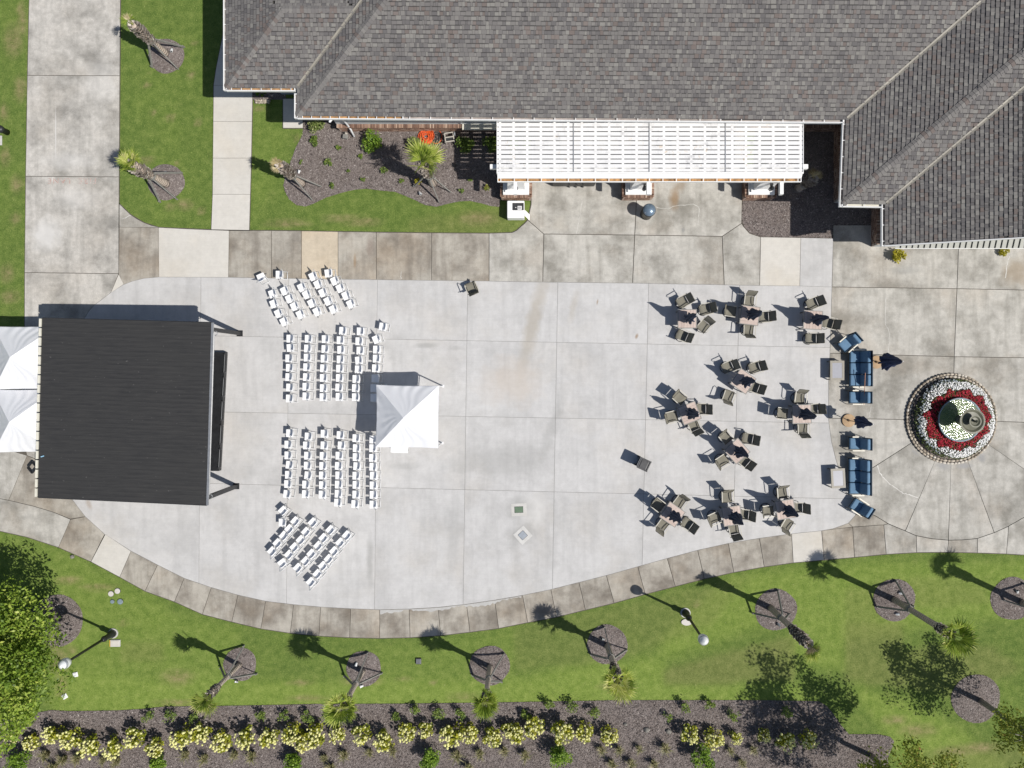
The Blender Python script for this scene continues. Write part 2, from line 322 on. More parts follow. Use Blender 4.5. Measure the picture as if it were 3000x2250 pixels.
# ------------------------------------------------------------------ mesh and object helpers
class MB:
    def __init__(s): s.v = []; s.f = []; s.mi = []; s.sh = []
    def add(s, verts, faces, mi=0, shade=None):
        o = len(s.v); s.v.extend([tuple(p) for p in verts])
        for f in faces:
            s.f.append(tuple(i + o for i in f)); s.mi.append(mi); s.sh.append(random.random() if shade is None else shade)
        return s
    def box(s, c, size, rz=0., mi=0, M4=None, shade=None):
        hx, hy, hz = (q / 2 for q in size); cs, sn = math.cos(rz), math.sin(rz); vv = []
        for z in (-hz, hz):
            for x, y in ((-hx, -hy), (hx, -hy), (hx, hy), (-hx, hy)):
                vv.append((c[0] + x * cs - y * sn, c[1] + x * sn + y * cs, c[2] + z))
        if M4 is not None: vv = [tuple(M4 @ Vector(p)) for p in vv]
        return s.add(vv, [(3, 2, 1, 0), (4, 5, 6, 7), (0, 1, 5, 4), (1, 2, 6, 5), (2, 3, 7, 6), (3, 0, 4, 7)], mi, shade)
    def beam(s, p0, p1, w, h, mi=0, shade=None):
        p0, p1 = Vector(p0), Vector(p1); d = p1 - p0; L = d.length; d.normalize()
        up = Vector((0, 0, 1)) if abs(d.z) < .95 else Vector((1, 0, 0))
        x = d.cross(up).normalized(); y = x.cross(d).normalized(); vv = []
        for q in (p0, p1):
            for a, b in ((-1, -1), (1, -1), (1, 1), (-1, 1)): vv.append(q + x * (a * w / 2) + y * (b * h / 2))
        return s.add(vv, [(0, 1, 2, 3), (7, 6, 5, 4), (0, 4, 5, 1), (1, 5, 6, 2), (2, 6, 7, 3), (3, 7, 4, 0)], mi, shade)
    def tube(s, pts, r, n=8, mi=0, closed=False, caps=True, shade=None):
        pts = [Vector(p) for p in pts]; m = len(pts); rr = r if isinstance(r, (list, tuple)) else [r] * m
        rings = []; prev = None
        for i, p in enumerate(pts):
            a = pts[i - 1] if (i > 0 or closed) else p; b = pts[(i + 1) % m] if (i < m - 1 or closed) else p
            d = (b - a).normalized()
            if prev is None: x = d.orthogonal().normalized()
            else:
                x = prev - d * prev.dot(d); x = x.normalized() if x.length > 1e-6 else d.orthogonal().normalized()
            prev = x; y = d.cross(x)
            rings.append([p + (x * math.cos(6.28318 * k / n) + y * math.sin(6.28318 * k / n)) * rr[i] for k in range(n)])
        vv = [q for rg in rings for q in rg]; ff = []
        for i in range(m if closed else m - 1):
            j = (i + 1) % m
            for k in range(n): ff.append((i * n + k, i * n + (k + 1) % n, j * n + (k + 1) % n, j * n + k))
        if caps and not closed: ff += [tuple(range(n))[::-1], tuple((m - 1) * n + k for k in range(n))]
        return s.add(vv, ff, mi, shade)
    def lathe(s, prof, n=24, c=(0, 0, 0), mi=0, shade=None, fr=None, cap=True):
        vv = []; m = len(prof)
        for i, (r, z) in enumerate(prof):
            for k in range(n):
                a = 6.28318 * k / n; q = r * (fr(a, z) if fr else 1.)
                vv.append((c[0] + q * math.cos(a), c[1] + q * math.sin(a), c[2] + z))
        ff = [(i * n + k, i * n + (k + 1) % n, (i + 1) * n + (k + 1) % n, (i + 1) * n + k) for i in range(m - 1) for k in range(n)]
        if cap and prof[0][0] > 1e-4: ff.append(tuple(range(n))[::-1])
        if cap and prof[-1][0] > 1e-4: ff.append(tuple((m - 1) * n + k for k in range(n)))
        return s.add(vv, ff, mi, shade)
    def prism(s, poly, z0, z1, mi=0, shade=None):
        n = len(poly); vv = [(x, y, z0) for x, y in poly] + [(x, y, z1) for x, y in poly]
        return s.add(vv, [tuple(range(n))[::-1], tuple(range(n, 2 * n))] + [(i, (i + 1) % n, n + (i + 1) % n, n + i) for i in range(n)], mi, shade)
    def blob(s, c, r, sub=1, jit=.12, mi=0, shade=None):
        rx, ry, rz = r if isinstance(r, (tuple, list)) else (r, r, r)
        b = bmesh.new(); bmesh.ops.create_icosphere(b, subdivisions=sub, radius=1)
        vv = []
        for v in b.verts:
            k = 1 + random.uniform(-jit, jit); vv.append((c[0] + v.co.x * rx * k, c[1] + v.co.y * ry * k, c[2] + v.co.z * rz * k))
        ff = [tuple(v.index for v in f.verts) for f in b.faces]; b.free()
        return s.add(vv, ff, mi, shade)
    def rbox(s, c, size, bev=.03, seg=2, rz=0., ry=0., rx=0., mi=0, puff=0., shade=None):
        b = bmesh.new(); bmesh.ops.create_cube(b, size=1); bmesh.ops.scale(b, vec=size, verts=b.verts)
        bmesh.ops.bevel(b, geom=list(b.edges), offset=bev, segments=seg, profile=.6, affect='EDGES')
        if puff:
            for f in [f for f in b.faces if abs(f.normal.z) > .9 and f.calc_area() > .2 * size[0] * size[1]]:
                r = bmesh.ops.poke(b, faces=[f], offset=puff)
        T = Matrix.Translation(c) @ Matrix.Rotation(rz, 4, 'Z') @ Matrix.Rotation(ry, 4, 'Y') @ Matrix.Rotation(rx, 4, 'X')
        b.verts.index_update()
        vv = [tuple(T @ v.co) for v in b.verts]; ff = [tuple(v.index for v in f.verts) for f in b.faces]; b.free()
        return s.add(vv, ff, mi, shade)
    def mesh(s, name, mats, smooth=False, shade=False, org=None):
        me = bpy.data.meshes.new(name)
        vv = s.v if org is None else [(x - org[0], y - org[1], z - org[2]) for x, y, z in s.v]
        me.from_pydata(vv, [], s.f)
        for m in (mats if isinstance(mats, (list, tuple)) else [mats]): me.materials.append(m)
        me.polygons.foreach_set('material_index', s.mi)
        if smooth: me.polygons.foreach_set('use_smooth', [True] * len(s.f))
        if shade:
            a = me.attributes.new('shade', 'FLOAT', 'FACE'); a.data.foreach_set('value', s.sh)
        me.update(); return me
    def build(s, name, mats, parent=None, smooth=False, shade=False, world=False, kind=None, auto=False):
        org = parent_origin(parent) if (world and parent is not None) else None
        return obj(name, s.mesh(name, mats, smooth, shade, org), parent, kind)
def parent_origin(p):
    o = Vector((0, 0, 0))
    while p is not None: o += p.location; p = p.parent
    return tuple(o)
def obj(name, me, parent=None, kind=None):
    o = bpy.data.objects.new(name, me); COL.objects.link(o)
    if parent is not None: o.parent = parent
    if kind: o['kind'] = kind
    return o
def np_mesh(name, v, nv, mats, shade=None, smooth=False, band=None):
    """v: (N*nv,3) array, N faces of nv vertices each"""
    n = len(v) // nv; me = bpy.data.meshes.new(name)
    me.vertices.add(len(v)); me.vertices.foreach_set('co', np.asarray(v, np.float32).ravel())
    me.loops.add(len(v)); me.loops.foreach_set('vertex_index', np.arange(len(v), dtype=np.int32))
    me.polygons.add(n); me.polygons.foreach_set('loop_start', np.arange(0, len(v), nv, dtype=np.int32))
    me.polygons.foreach_set('loop_total', np.full(n, nv, np.int32))
    if shade is not None:
        a = me.attributes.new('shade', 'FLOAT', 'FACE'); a.data.foreach_set('value', np.asarray(shade, np.float32))
    if band is not None:
        a = me.attributes.new('band', 'FLOAT', 'FACE'); a.data.foreach_set('value', np.asarray(band, np.float32))
    me.materials.append(mats); me.update(calc_edges=True); return me
def thing(name, label, cat, loc=(0, 0, 0), rz=0., group=None):
    o = bpy.data.objects.new(name, None); o.empty_display_size = .2; COL.objects.link(o)
    o.location = loc; o.rotation_euler = (0, 0, rz); tag(o, label, cat, group); return o
def tag(o, label, cat, group=None):
    o['label'] = label; o['category'] = cat
    if group: o['group'] = group
    return o
def dup(root, loc, rz, label, group=None, scale=None):
    kids = {}
    for o in CHILDREN[root.name]: kids.setdefault(o.parent.name, []).append(o)
    r = root.copy(); COL.objects.link(r); r.location = loc; r.rotation_euler = (0, 0, rz); r['label'] = label
    if group: r['group'] = group
    if scale: r.scale = scale
    def rec(src, dst):
        for ch in kids.get(src.name, []):
            c = ch.copy(); COL.objects.link(c); c.parent = dst; rec(ch, c)
    rec(root, r); return r
CHILDREN = {}
def freeze(root):
    CHILDREN[root.name] = list(root.children_recursive); return root
ORD = ['zeroth', 'first', 'second', 'third', 'fourth', 'fifth', 'sixth', 'seventh', 'eighth', 'ninth', 'tenth', 'eleventh', 'twelfth', 'thirteenth', 'fourteenth', 'fifteenth',
       'sixteenth', 'seventeenth', 'eighteenth', 'nineteenth', 'twentieth', '21st', '22nd', '23rd', '24th', '25th', '26th', '27th', '28th', '29th', '30th', '31st', '32nd', '33rd', '34th', '35th', '36th', '37th', '38th']
def pip(px, py, poly):
    inside = np.zeros(px.shape, bool); n = len(poly); j = n - 1
    for i in range(n):
        xi, yi = poly[i]; xj, yj = poly[j]
        if yi != yj:
            c = ((yi > py) != (yj > py)) & (px < (xj - xi) * (py - yi) / (yj - yi) + xi); inside ^= c
        j = i
    return inside
def ccw(p):
    a = sum(p[i][0] * p[(i + 1) % len(p)][1] - p[(i + 1) % len(p)][0] * p[i][1] for i in range(len(p)))
    return p if a > 0 else p[::-1]
def inset(poly, g):
    n = len(poly); out = []
    for i in range(n):
        a, b, c = Vector(poly[i - 1]), Vector(poly[i]), Vector(poly[(i + 1) % n])
        d1 = (b - a); d2 = (c - b)
        if d1.length < 1e-5 or d2.length < 1e-5: out.append(tuple(b)); continue
        d1.normalize(); d2.normalize(); n1 = Vector((-d1.y, d1.x)); n2 = Vector((-d2.y, d2.x))
        m = n1 + n2; k = 1 + n1.dot(n2)
        out.append(tuple(b + (m * (g / k) if k > .2 else n1 * g)))
    return out
def PX(pts, z=0.): return [W(u, v, z) for u, v in pts]
def clip(poly, a, b, keep):
    """half plane clip of pixel polygon by the line a-b; keep = +1 / -1 side"""
    def sd(p): return keep * ((b[0] - a[0]) * (p[1] - a[1]) - (b[1] - a[1]) * (p[0] - a[0]))
    out = []
    for i in range(len(poly)):
        p, q = poly[i], poly[(i + 1) % len(poly)]; sp, sq = sd(p), sd(q)
        if sp >= 0: out.append(p)
        if (sp > 0 and sq < 0) or (sp < 0 and sq > 0):
            t = sp / (sp - sq); out.append((p[0] + (q[0] - p[0]) * t, p[1] + (q[1] - p[1]) * t))
    cl = []
    for p in out:
        if not cl or math.dist(p, cl[-1]) > .6: cl.append(p)
    if len(cl) > 1 and math.dist(cl[0], cl[-1]) < .6: cl.pop()
    return cl
def smooth_curve(pts, n=4):
    out = []; m = len(pts)
    for i in range(m - 1):
        p0 = pts[max(i - 1, 0)]; p1 = pts[i]; p2 = pts[i + 1]; p3 = pts[min(i + 2, m - 1)]
        for k in range(n):
            t = k / n; t2, t3 = t * t, t ** 3
            out.append(tuple(.5 * (2 * p1[c] + (p2[c] - p0[c]) * t + (2 * p0[c] - 5 * p1[c] + 4 * p2[c] - p3[c]) * t2 + (3 * p1[c] - p0[c] - 3 * p2[c] + p3[c]) * t3) for c in range(2)))
    out.append(tuple(pts[-1])); return out

# ------------------------------------------------------------------ the setting: concrete
ZC = .05
def structure(name, poly_px, mat=None, z=.024):
    mb = MB(); p = inset(ccw(PX(poly_px)), -.03); mb.add([(x, y, z) for x, y in p], [tuple(range(len(p)))])
    return mb.build(name, mat or M['joint'], kind='structure')
def slab(parent, poly_px, mat, g=.009, top=ZC):
    p = inset(ccw(PX(poly_px)), g); mb = MB(); mb.prism(p, -.05, top)
    return mb.build('slab', mat, parent)
CONC = []                                            # outlines used to keep grass and chips off the paving

plaza_top = [(249, 933), (262, 912), (278, 894), (301, 877), (327, 857), (364, 834), (390, 824), (423, 816), (467, 812)]
plaza_low = [(213, 1462), (237, 1494), (252, 1513), (308, 1564), (385, 1613), (463, 1654), (541, 1693), (620, 1720), (698, 1742), (779, 1760), (861, 1770), (940, 1777), (1028, 1782), (1113, 1785), (1199, 1783), (1284, 1778), (1367, 1769), (1449, 1757), (1531, 1743), (1614, 1726), (1696, 1705), (1776, 1685), (1868, 1659), (1954, 1635), (2043, 1611), (2133, 1591), (2224, 1576), (2318, 1563), (2406, 1554), (2440, 1548), (2484, 1532), (2504, 1510)]
plaza_right = [(2436, 841), (2430, 1035), (2426, 1120), (2426, 1225), (2427, 1239), (2435, 1296), (2447, 1344), (2455, 1371), (2475, 1420), (2500, 1460), (2511, 1488)]
plaza_poly = plaza_top + [(670, 813), (884, 817), (1106, 820), (1433, 824), (1590, 827), (1853, 830), (2121, 835), (2225, 837), (2342, 838)] + plaza_right + plaza_low[::-1] + [(180, 1350), (185, 1150), (205, 1020)]
CONC.append(plaza_poly)
plaza = structure('plaza', plaza_poly, M['jointlight'], .041)
VL = [((590, 816), (584, 1680)), ((847, 818), (841, 1676)), ((1106, 823), (1098, 1783)), ((1370, 865), (1357, 1769)), ((1634, 831), (1619, 1680)), ((1900, 833), (1881, 1649)), ((2166, 836), (2147, 1585))]
HL = [((624, 984), (2426, 1018)), ((656, 1207), (2426, 1239)), ((698, 1418), (2474, 1461))]
cells = []; rest = plaza_poly
for a, b in VL:
    cells.append(clip(rest, a, b, 1)); rest = clip(rest, a, b, -1)
cells.append(rest)
for c in cells:
    for a, b in HL:
        t = clip(c, a, b, -1); c = clip(c, a, b, 1)
        if len(t) > 2: slab(plaza, t, M['plaza'])
    if len(c) > 2: slab(plaza, c, M['plaza'])

fire = structure('fire_lane', [(90, -140), (355, -140), (352, 223), (350, 519), (349, 802), (349, 805), (364, 834), (327, 857), (301, 877), (262, 912), (249, 933), (205, 1020), (185, 1150), (180, 1350), (213, 1462), (252, 1513), (308, 1564), (268, 1645), (173, 1603), (81, 1573), (0, 1555), (-60, 1540), (-60, 1290), (73, 1300), (74, 799), (77, 517), (82, 222)])
CONC.append([(90, -140), (355, -140), (352, 223), (350, 519), (349, 802), (364, 834), (205, 1020), (213, 1462), (308, 1564), (268, 1645), (173, 1603), (81, 1573), (0, 1555), (-60, 1540), (-60, 1290), (73, 1300), (74, 799), (77, 517), (82, 222)])
for p in ([(90, -140), (355, -140), (352, 223), (82, 222)], [(82, 222), (352, 223), (350, 519), (77, 517)], [(77, 517), (350, 519), (349, 802), (74, 799)],
          [(74, 799), (349, 802), (327, 857), (301, 877), (278, 894), (262, 912), (249, 933), (205, 1020), (185, 1150), (180, 1350), (105, 1344), (81, 1334), (73, 1300)]):
    slab(fire, p, M['firelane'], .016)
slab(fire, [(349, 804), (364, 833), (327, 857)], M['newslab'], .008)
for p in ([(81, 1334), (105, 1344), (180, 1350), (213, 1462), (237, 1494), (252, 1513), (208, 1520), (159, 1500), (102, 1483), (27, 1465)], [(-60, 1290), (41, 1322), (81, 1334), (27, 1465), (0, 1460), (-60, 1450)],
          [(208, 1521), (252, 1513), (308, 1564), (268, 1645), (173, 1603)], [(-60, 1450), (0, 1460), (27, 1465), (102, 1483), (159, 1500), (208, 1521), (173, 1603), (81, 1573), (0, 1555), (-60, 1540)]):
    slab(fire, p, M['walk'] if p[0][0] > -50 else M['patio'], .014)

uw = [(351, 598), (383, 629), (423, 653), (466, 667), (672, 676), (796, 676), (884, 677), (991, 679), (1103, 681), (1265, 683), (1433, 684), (1500, 682), (1513, 676), (1537, 655), (1546, 645), (1556, 600), (1558, 375), (2180, 375), (2173, 600), (2172, 640), (2178, 665), (2195, 684), (2228, 695), (2345, 697), (2440, 699), (2436, 841), (2121, 835), (1853, 830), (1590, 827), (1433, 824), (1106, 820), (884, 817), (670, 813), (467, 812), (423, 816), (390, 824), (364, 834), (349, 805)]
CONC.append(uw)
upw = structure('upper_walkway', uw)
tops = [(672, 676), (796, 676), (884, 677), (991, 679), (1103, 681), (1265, 683), (1433, 684)]
bots = [(670, 813), (796, 815), (884, 817), (991, 818), (1103, 820), (1265, 822), (1433, 824)]
for i in range(6): slab(upw, [tops[i], tops[i + 1], bots[i + 1], bots[i]], M['tanslab'] if i == 2 else M['walk'], .014)
slab(upw, [(466, 667), (560, 672), (672, 676), (670, 813), (467, 812)], M['newslab'])
slab(upw, [(351, 598), (367, 614), (383, 629), (402, 642), (423, 653), (444, 661), (466, 667), (351, 666)], M['patio'])
slab(upw, [(351, 666), (466, 667), (467, 812), (423, 816), (390, 824), (364, 834), (349, 805)], M['walk'])
slab(upw, [(1433, 684), (1500, 682), (1513, 676), (1537, 655), (1546, 645), (1593, 686), (1590, 827), (1433, 824)], M['patio'], .016)
for p in ([(1593, 686), (1859, 689), (1853, 830), (1590, 827)], [(1859, 689), (2115, 693), (2121, 835), (1853, 830)], [(2115, 693), (2172, 655), (2178, 665), (2195, 684), (2228, 695), (2225, 837), (2121, 835)],
          [(1558, 375), (1868, 375), (1864, 594), (1859, 689), (1593, 686), (1546, 645), (1556, 600)], [(1868, 375), (2180, 375), (2173, 600), (2172, 655), (2115, 693), (1859, 689), (1864, 594)]):
    slab(upw, p, M['patio'], .018)
slab(upw, [(2228, 695), (2345, 697), (2342, 838), (2225, 837)], M['newslab'])
slab(upw, [(2345, 697), (2440, 699), (2436, 841), (2342, 838)], M['plaza'])

cxy = (2790, 1229)
arc = [(2562, 1510), (2601, 1534), (2651, 1555), (2683, 1569), (2731, 1578), (2777, 1582), (2820, 1581), (2862, 1577), (2911, 1560), (2953, 1541), (3000, 1514), (3040, 1488)]
pt = [(2440, 660), (3100, 660), (3100, 1440), (3040, 1488)] + arc[::-1][1:] + [(2520, 1480)] + plaza_right[::-1][1:]
CONC.append([(2440, 660), (3100, 660), (3100, 1470), (3000, 1514), (2777, 1582), (2562, 1510), (2500, 1470), (2430, 1300), (2426, 1100), (2436, 841)])
patio = structure('fountain_patio', [(2440, 660), (3100, 660), (3100, 1470)] + arc[::-1] + plaza_right[::-1])
for p in ([(2440, 660), (2809, 660), (2802, 846), (2436, 841)], [(2809, 660), (3100, 660), (3100, 852), (2802, 846)], [(2436, 841), (2802, 846), (2794, 1045), (2430, 1035)], [(2802, 846), (3100, 852), (3100, 1050), (2794, 1045)],
          [(2430, 1035), (2794, 1045), cxy, (2650, 1229), (2426, 1225), (2426, 1120)], [(2794, 1045), (3100, 1050), (3100, 1241), cxy],
          [(2426, 1225), (2650, 1229), cxy, (2666, 1299), (2562, 1366), (2475, 1420), (2455, 1371), (2447, 1344), (2435, 1296), (2427, 1239)],
          [cxy, (2651, 1555), (2601, 1534), (2562, 1510), (2511, 1488), (2500, 1460), (2475, 1420), (2562, 1366), (2666, 1299)],
          [cxy, (2777, 1582), (2731, 1578), (2683, 1569), (2651, 1555)], [cxy, (2911, 1560), (2862, 1577), (2820, 1581), (2777, 1582)],
          [cxy, (3100, 1444), (3040, 1488), (3000, 1514), (2953, 1541), (2911, 1560)], [cxy, (3100, 1241), (3100, 1444)]):
    slab(patio, p, M['patio'], .016)

INN = [(310, 1564), (385, 1614), (463, 1654), (541, 1693), (620, 1720), (698, 1742), (779, 1760), (861, 1770), (940, 1777), (1028, 1782), (1113, 1785), (1199, 1783), (1284, 1778), (1367, 1769), (1449, 1757), (1531, 1743), (1614, 1726), (1696, 1705), (1776, 1685), (1868, 1659), (1954, 1635), (2043, 1611), (2133, 1591), (2224, 1576), (2318, 1563), (2406, 1554), (2497, 1543)]
OUT = [(268, 1645), (352, 1690), (426, 1731), (512, 1762), (594, 1799), (680, 1821), (765, 1841), (851, 1854), (935, 1862), (1025, 1867), (1113, 1869), (1202, 1867), (1291, 1861), (1377, 1851), (1461, 1840), (1546, 1823), (1630, 1807), (1715, 1786), (1799, 1766), (1890, 1740), (1978, 1717), (2063, 1695), (2149, 1676), (2238, 1660), (2323, 1648), (2413, 1640), (2502, 1632)]
tail_in = [(2588, 1537), (2683, 1569), (2777, 1582), (2862, 1577), (2953, 1541), (3060, 1474)]
tail_out = [(2595, 1623), (2684, 1618), (2775, 1617), (2862, 1619), (2947, 1622), (3060, 1629)]
lw = INN + [(2484, 1532), (2504, 1510), (2511, 1488), (2562, 1510)] + arc[1:-1] + [(3060, 1474)] + tail_out[::-1] + OUT[::-1]
CONC.append(INN + [(2504, 1500)] + tail_in + tail_out[::-1] + OUT[::-1])
lower = structure('lower_walkway', lw)
for i in range(len(INN) - 1):
    mm = M['newslab'] if i in (0, 24 + 0) else (M['walk'] if i < 24 else M['walk'])
    slab(lower, [INN[i], INN[i + 1], OUT[i + 1], OUT[i]], mm, .014)
slab(lower, [(2497, 1543), (2588, 1537), (2595, 1623), (2502, 1632)], M['walk'], .014)
slab(lower, [(2406, 1554), (2440, 1548), (2484, 1532), (2497, 1543)], M['walk'], .01)
slab(lower, [(2484, 1532), (2504, 1510), (2511, 1488), (2562, 1510), (2601, 1534), (2588, 1537), (2497, 1543)], M['walk'], .012)
for p in ([(2588, 1537), (2601, 1534), (2651, 1555), (2683, 1569), (2684, 1618), (2595, 1623)], [(2683, 1569), (2731, 1578), (2777, 1582), (2775, 1617), (2684, 1618)], [(2777, 1582), (2820, 1581), (2862, 1577), (2862, 1619), (2775, 1617)],
          [(2862, 1577), (2911, 1560), (2953, 1541), (2947, 1622), (2862, 1619)], [(2953, 1541), (3000, 1514), (3060, 1474), (3060, 1629), (2947, 1622)]):
    slab(lower, p, M['patio'], .014)

sp = [(627, 251), (634, 203), (646, 142), (656, 95), (670, 60), (770, 60), (742, 139), (741, 251), (740, 288), (737, 464), (734, 570), (731, 675), (620, 673), (625, 560), (627, 288)]
CONC.append(sp); path = structure('garden_path', sp)
ed = [((646, 142), (742, 139)), ((627, 251), (741, 251)), ((626, 357), (739, 357)), ((625, 464), (737, 464)), ((624, 570), (734, 570)), ((620, 673), (731, 675))]
slab(path, [(646, 142), (656, 95), (670, 60), (770, 60), (742, 139)], M['newslab'])
for (a, b), (c_, d_) in zip(ed[:-1], ed[1:]):
    slab(path, ([a, b, d_, c_] if a[1] != 142 else [(646, 142), (742, 139), (741, 251), (627, 251), (634, 203)]), M['newslab'])
pp = [(830, 290), (888, 290), (888, 376), (830, 376)]; CONC.append(pp)
porch = structure('porch_step', pp); slab(porch, pp, M['newslab'])

# ------------------------------------------------------------------ mulch beds
bed1 = [(888, 375), (887, 395), (868, 430), (848, 485), (836, 520), (831, 542), (835, 560), (848, 584), (869, 601), (896, 605), (919, 597), (953, 580), (994, 567), (1021, 560), (1041, 556), (1075, 553), (1119, 559), (1157, 562), (1187, 574), (1218, 587), (1245, 601), (1279, 606), (1313, 597), (1347, 590), (1377, 589), (1411, 596), (1438, 604), (1462, 606), (1466, 585), (1490, 560), (1490, 370), (890, 350)]
bed2 = [(2182, 560), (2173, 605), (2172, 640), (2178, 665), (2195, 684), (2228, 695), (2345, 697), (2557, 698), (2557, 590), (2470, 580), (2470, 355), (2300, 355), (2250, 500)]
bed3 = [(-200, 2140), (40, 2100), (151, 2080), (206, 2083), (344, 2081), (412, 2077), (481, 2070), (750, 2066), (935, 2062), (1197, 2061), (1500, 2057), (1809, 2051), (2250, 2051), (2398, 2054), (2422, 2068), (2442, 2092), (2463, 2123), (2487, 2151), (2573, 2151), (2607, 2158), (2619, 2171), (2614, 2188), (2600, 2220), (2610, 2300), (2600, 2420), (-200, 2420)]
bed4 = [(742, 262), (838, 262), (838, 292), (742, 292)]
def ring_poly(u, v, r, ry=None, n=40, seed=0):
    q = random.Random(seed); ph = [q.uniform(0, 6.28) for _ in range(3)]; ry = ry or r
    return [(u + (r * (1 + .03 * math.sin(2 * a + ph[0]) + .018 * math.sin(5 * a + ph[1]))) * math.cos(a), v + (ry * (1 + .03 * math.sin(3 * a + ph[2]))) * math.sin(a)) for a in (6.28318 * k / n for k in range(n))]
rings = [(488, 164, 51), (487, 533, 53), (703, 1946, 49), (1066, 1958, 52), (1434, 1949, 58), (1779, 1888, 58), (2273, 1786, 61), (2619, 1757, 62), (2965, 1754, 63), (2858, 2046, 71), (166, 1817, 76)]
BEDS = [bed1, bed2, bed3, bed4] + [ring_poly(u, v, r, seed=i + 3) for i, (u, v, r) in enumerate(rings)]
for i, b in enumerate(BEDS):
    mb = MB(); p = ccw(PX(b)); n = len(p)
    if i >= 4:                                        # palm rings are shallow mounds
        c = Vector((sum(q[0] for q in p) / n, sum(q[1] for q in p) / n)); vv = [(x, y, .012) for x, y in p]
        for k, zz in ((.86, .05), (.45, .085)): vv += [(c.x + (x - c.x) * k, c.y + (y - c.y) * k, zz + random.uniform(-.012, .012)) for x, y in p]
        vv.append((c.x, c.y, .10)); ff = [(r * n + j, r * n + (j + 1) % n, (r + 1) * n + (j + 1) % n, (r + 1) * n + j) for r in range(2) for j in range(n)] + [(2 * n + j, 2 * n + (j + 1) % n, 3 * n) for j in range(n)]
        mb.add(vv, ff)
    else: mb.add([(x, y, .02) for x, y in p], [tuple(range(n))])
    o = mb.build('mulch_bed', M['mulch'], kind='structure', smooth=i >= 4)

# ------------------------------------------------------------------ lawn (one sheet out to the horizon)
xs = np.concatenate([[-600, -300, -150, -80, -50], np.arange(-32, 32.01, .2), [50, 80, 150, 300, 600]])
ys = np.concatenate([[-600, -300, -150, -80, -45], np.arange(-24, 24.01, .2), [45, 80, 150, 300, 600]])
GX, GY = np.meshgrid(xs, ys); gu = GX * FPX / H + U0; gv = V0 - GY * FPX / H
def blur(a, k=2):
    for _ in range(k): a = (a + np.roll(a, 1, 0) + np.roll(a, -1, 0) + np.roll(a, 1, 1) + np.roll(a, -1, 1)) / 5
    return a
def mask(polys, k=2): 
    m = np.zeros(gu.shape)
    for p, amt in polys: m = np.maximum(m, pip(gu, gv, p) * amt)
    return blur(m, k)
lush = mask([([(150, 1960), (420, 1985), (760, 1990), (1060, 1995), (1500, 1990), (1700, 1945), (1950, 1925), (1945, 2010), (2350, 2000), (2400, 2070), (150, 2095)], .62),
             ([(180, 1760), (330, 1700), (480, 1760), (480, 1960), (300, 2000), (180, 2000)], .38), ([(2130, 1690), (2480, 1650), (3100, 1640), (3100, 1760), (2480, 1880), (2480, 1960), (2300, 1960), (2330, 1800), (2100, 1880), (1950, 1930), (1930, 1880)], .55),
             ([(2490, 2010), (2700, 2060), (3100, 2350), (2700, 2350), (2600, 2160)], .6), ([(2660, 1780), (3100, 1770), (3100, 1810), (2600, 1830)], .55), ([(480, 1790), (700, 1840), (700, 2060), (480, 2060)], .35),
             ([(-60, 1540), (200, 1625), (420, 1740), (300, 1790), (-60, 1700)], .35), ([(1100, 1890), (1500, 1850), (1500, 2060), (1100, 2060)], .25), ([(740, 320), (850, 390), (800, 540), (740, 660)], .2)], 3)
olive = mask([([(1500, 1840), (2000, 1730), (2200, 1690), (2080, 1830), (1940, 1890), (1780, 1940), (1500, 1960)], .3), ([(1945, 1960), (2080, 1925), (2330, 1860), (2330, 1990), (1950, 2010)], .6), ([(2475, 1820), (2640, 1820), (2650, 1900), (2900, 1890), (3000, 1960), (2800, 2040), (2470, 1990)], .5),
              ([(2475, 1730), (2580, 1700), (2760, 1690), (2900, 1700), (2890, 1770), (2680, 1780), (2560, 1820), (2475, 1820)], .3), ([(350, 1880), (475, 1880), (475, 1935), (350, 1935)], .4), ([(2700, 2200), (3100, 2150), (3100, 2350), (2700, 2350)], .45), ([(1200, 640), (1550, 600), (1550, 690), (1200, 690)], .4)], 1)
dry = np.zeros(gu.shape)
DRY = [(208, 1905, 22, 10), (175, 1940, 30, 40), (180, 2010, 18, 40), (160, 1880, 30, 30), (200, 1700, 40, 12), (290, 1720, 60, 10), (520, 1985, 50, 25), (360, 1825, 14, 8), (840, 655, 70, 12), (1000, 640, 60, 10), (1060, 650, 60, 14), (1400, 640, 60, 20), (1180, 1985, 30, 5), (1270, 2000, 10, 8),
       (45, 640, 16, 18), (40, 120, 30, 50), (60, 260, 20, 40), (10, 330, 14, 30), (15, 460, 16, 30), (50, 540, 20, 30), (20, 800, 22, 30), (30, 870, 30, 20), (65, 60, 14, 60), (60, 30, 14, 20), (570, 125, 10, 8), (450, 330, 10, 10), (500, 345, 16, 12), (580, 360, 12, 10), (560, 220, 14, 10), (430, 250, 12, 10), (497, 606, 16, 10), (590, 618, 14, 12), (540, 600, 30, 14), (520, 480, 8, 8), (430, 470, 24, 10),
       (2690, 2140, 60, 20), (2800, 2200, 60, 14), (2620, 2110, 40, 14), (2870, 2190, 60, 16), (870, 405, 8, 10), (760, 320, 18, 8), (1060, 1995, 60, 12), (900, 2045, 60, 10), (1360, 2040, 60, 8), (1800, 2010, 50, 12), (520, 2060, 80, 10), (880, 2000, 40, 10), (2040, 1770, 14, 8)]
for u, v, a, b in DRY: dry = np.maximum(dry, np.clip(1.25 - np.sqrt(((gu - u) / a) ** 2 + ((gv - v) / b) ** 2), 0, 1) * .62)
nx, ny = len(xs), len(ys); I = np.arange(nx * ny).reshape(ny, nx)
F4 = np.stack([I[:-1, :-1], I[:-1, 1:], I[1:, 1:], I[1:, :-1]], -1).reshape(-1, 4)
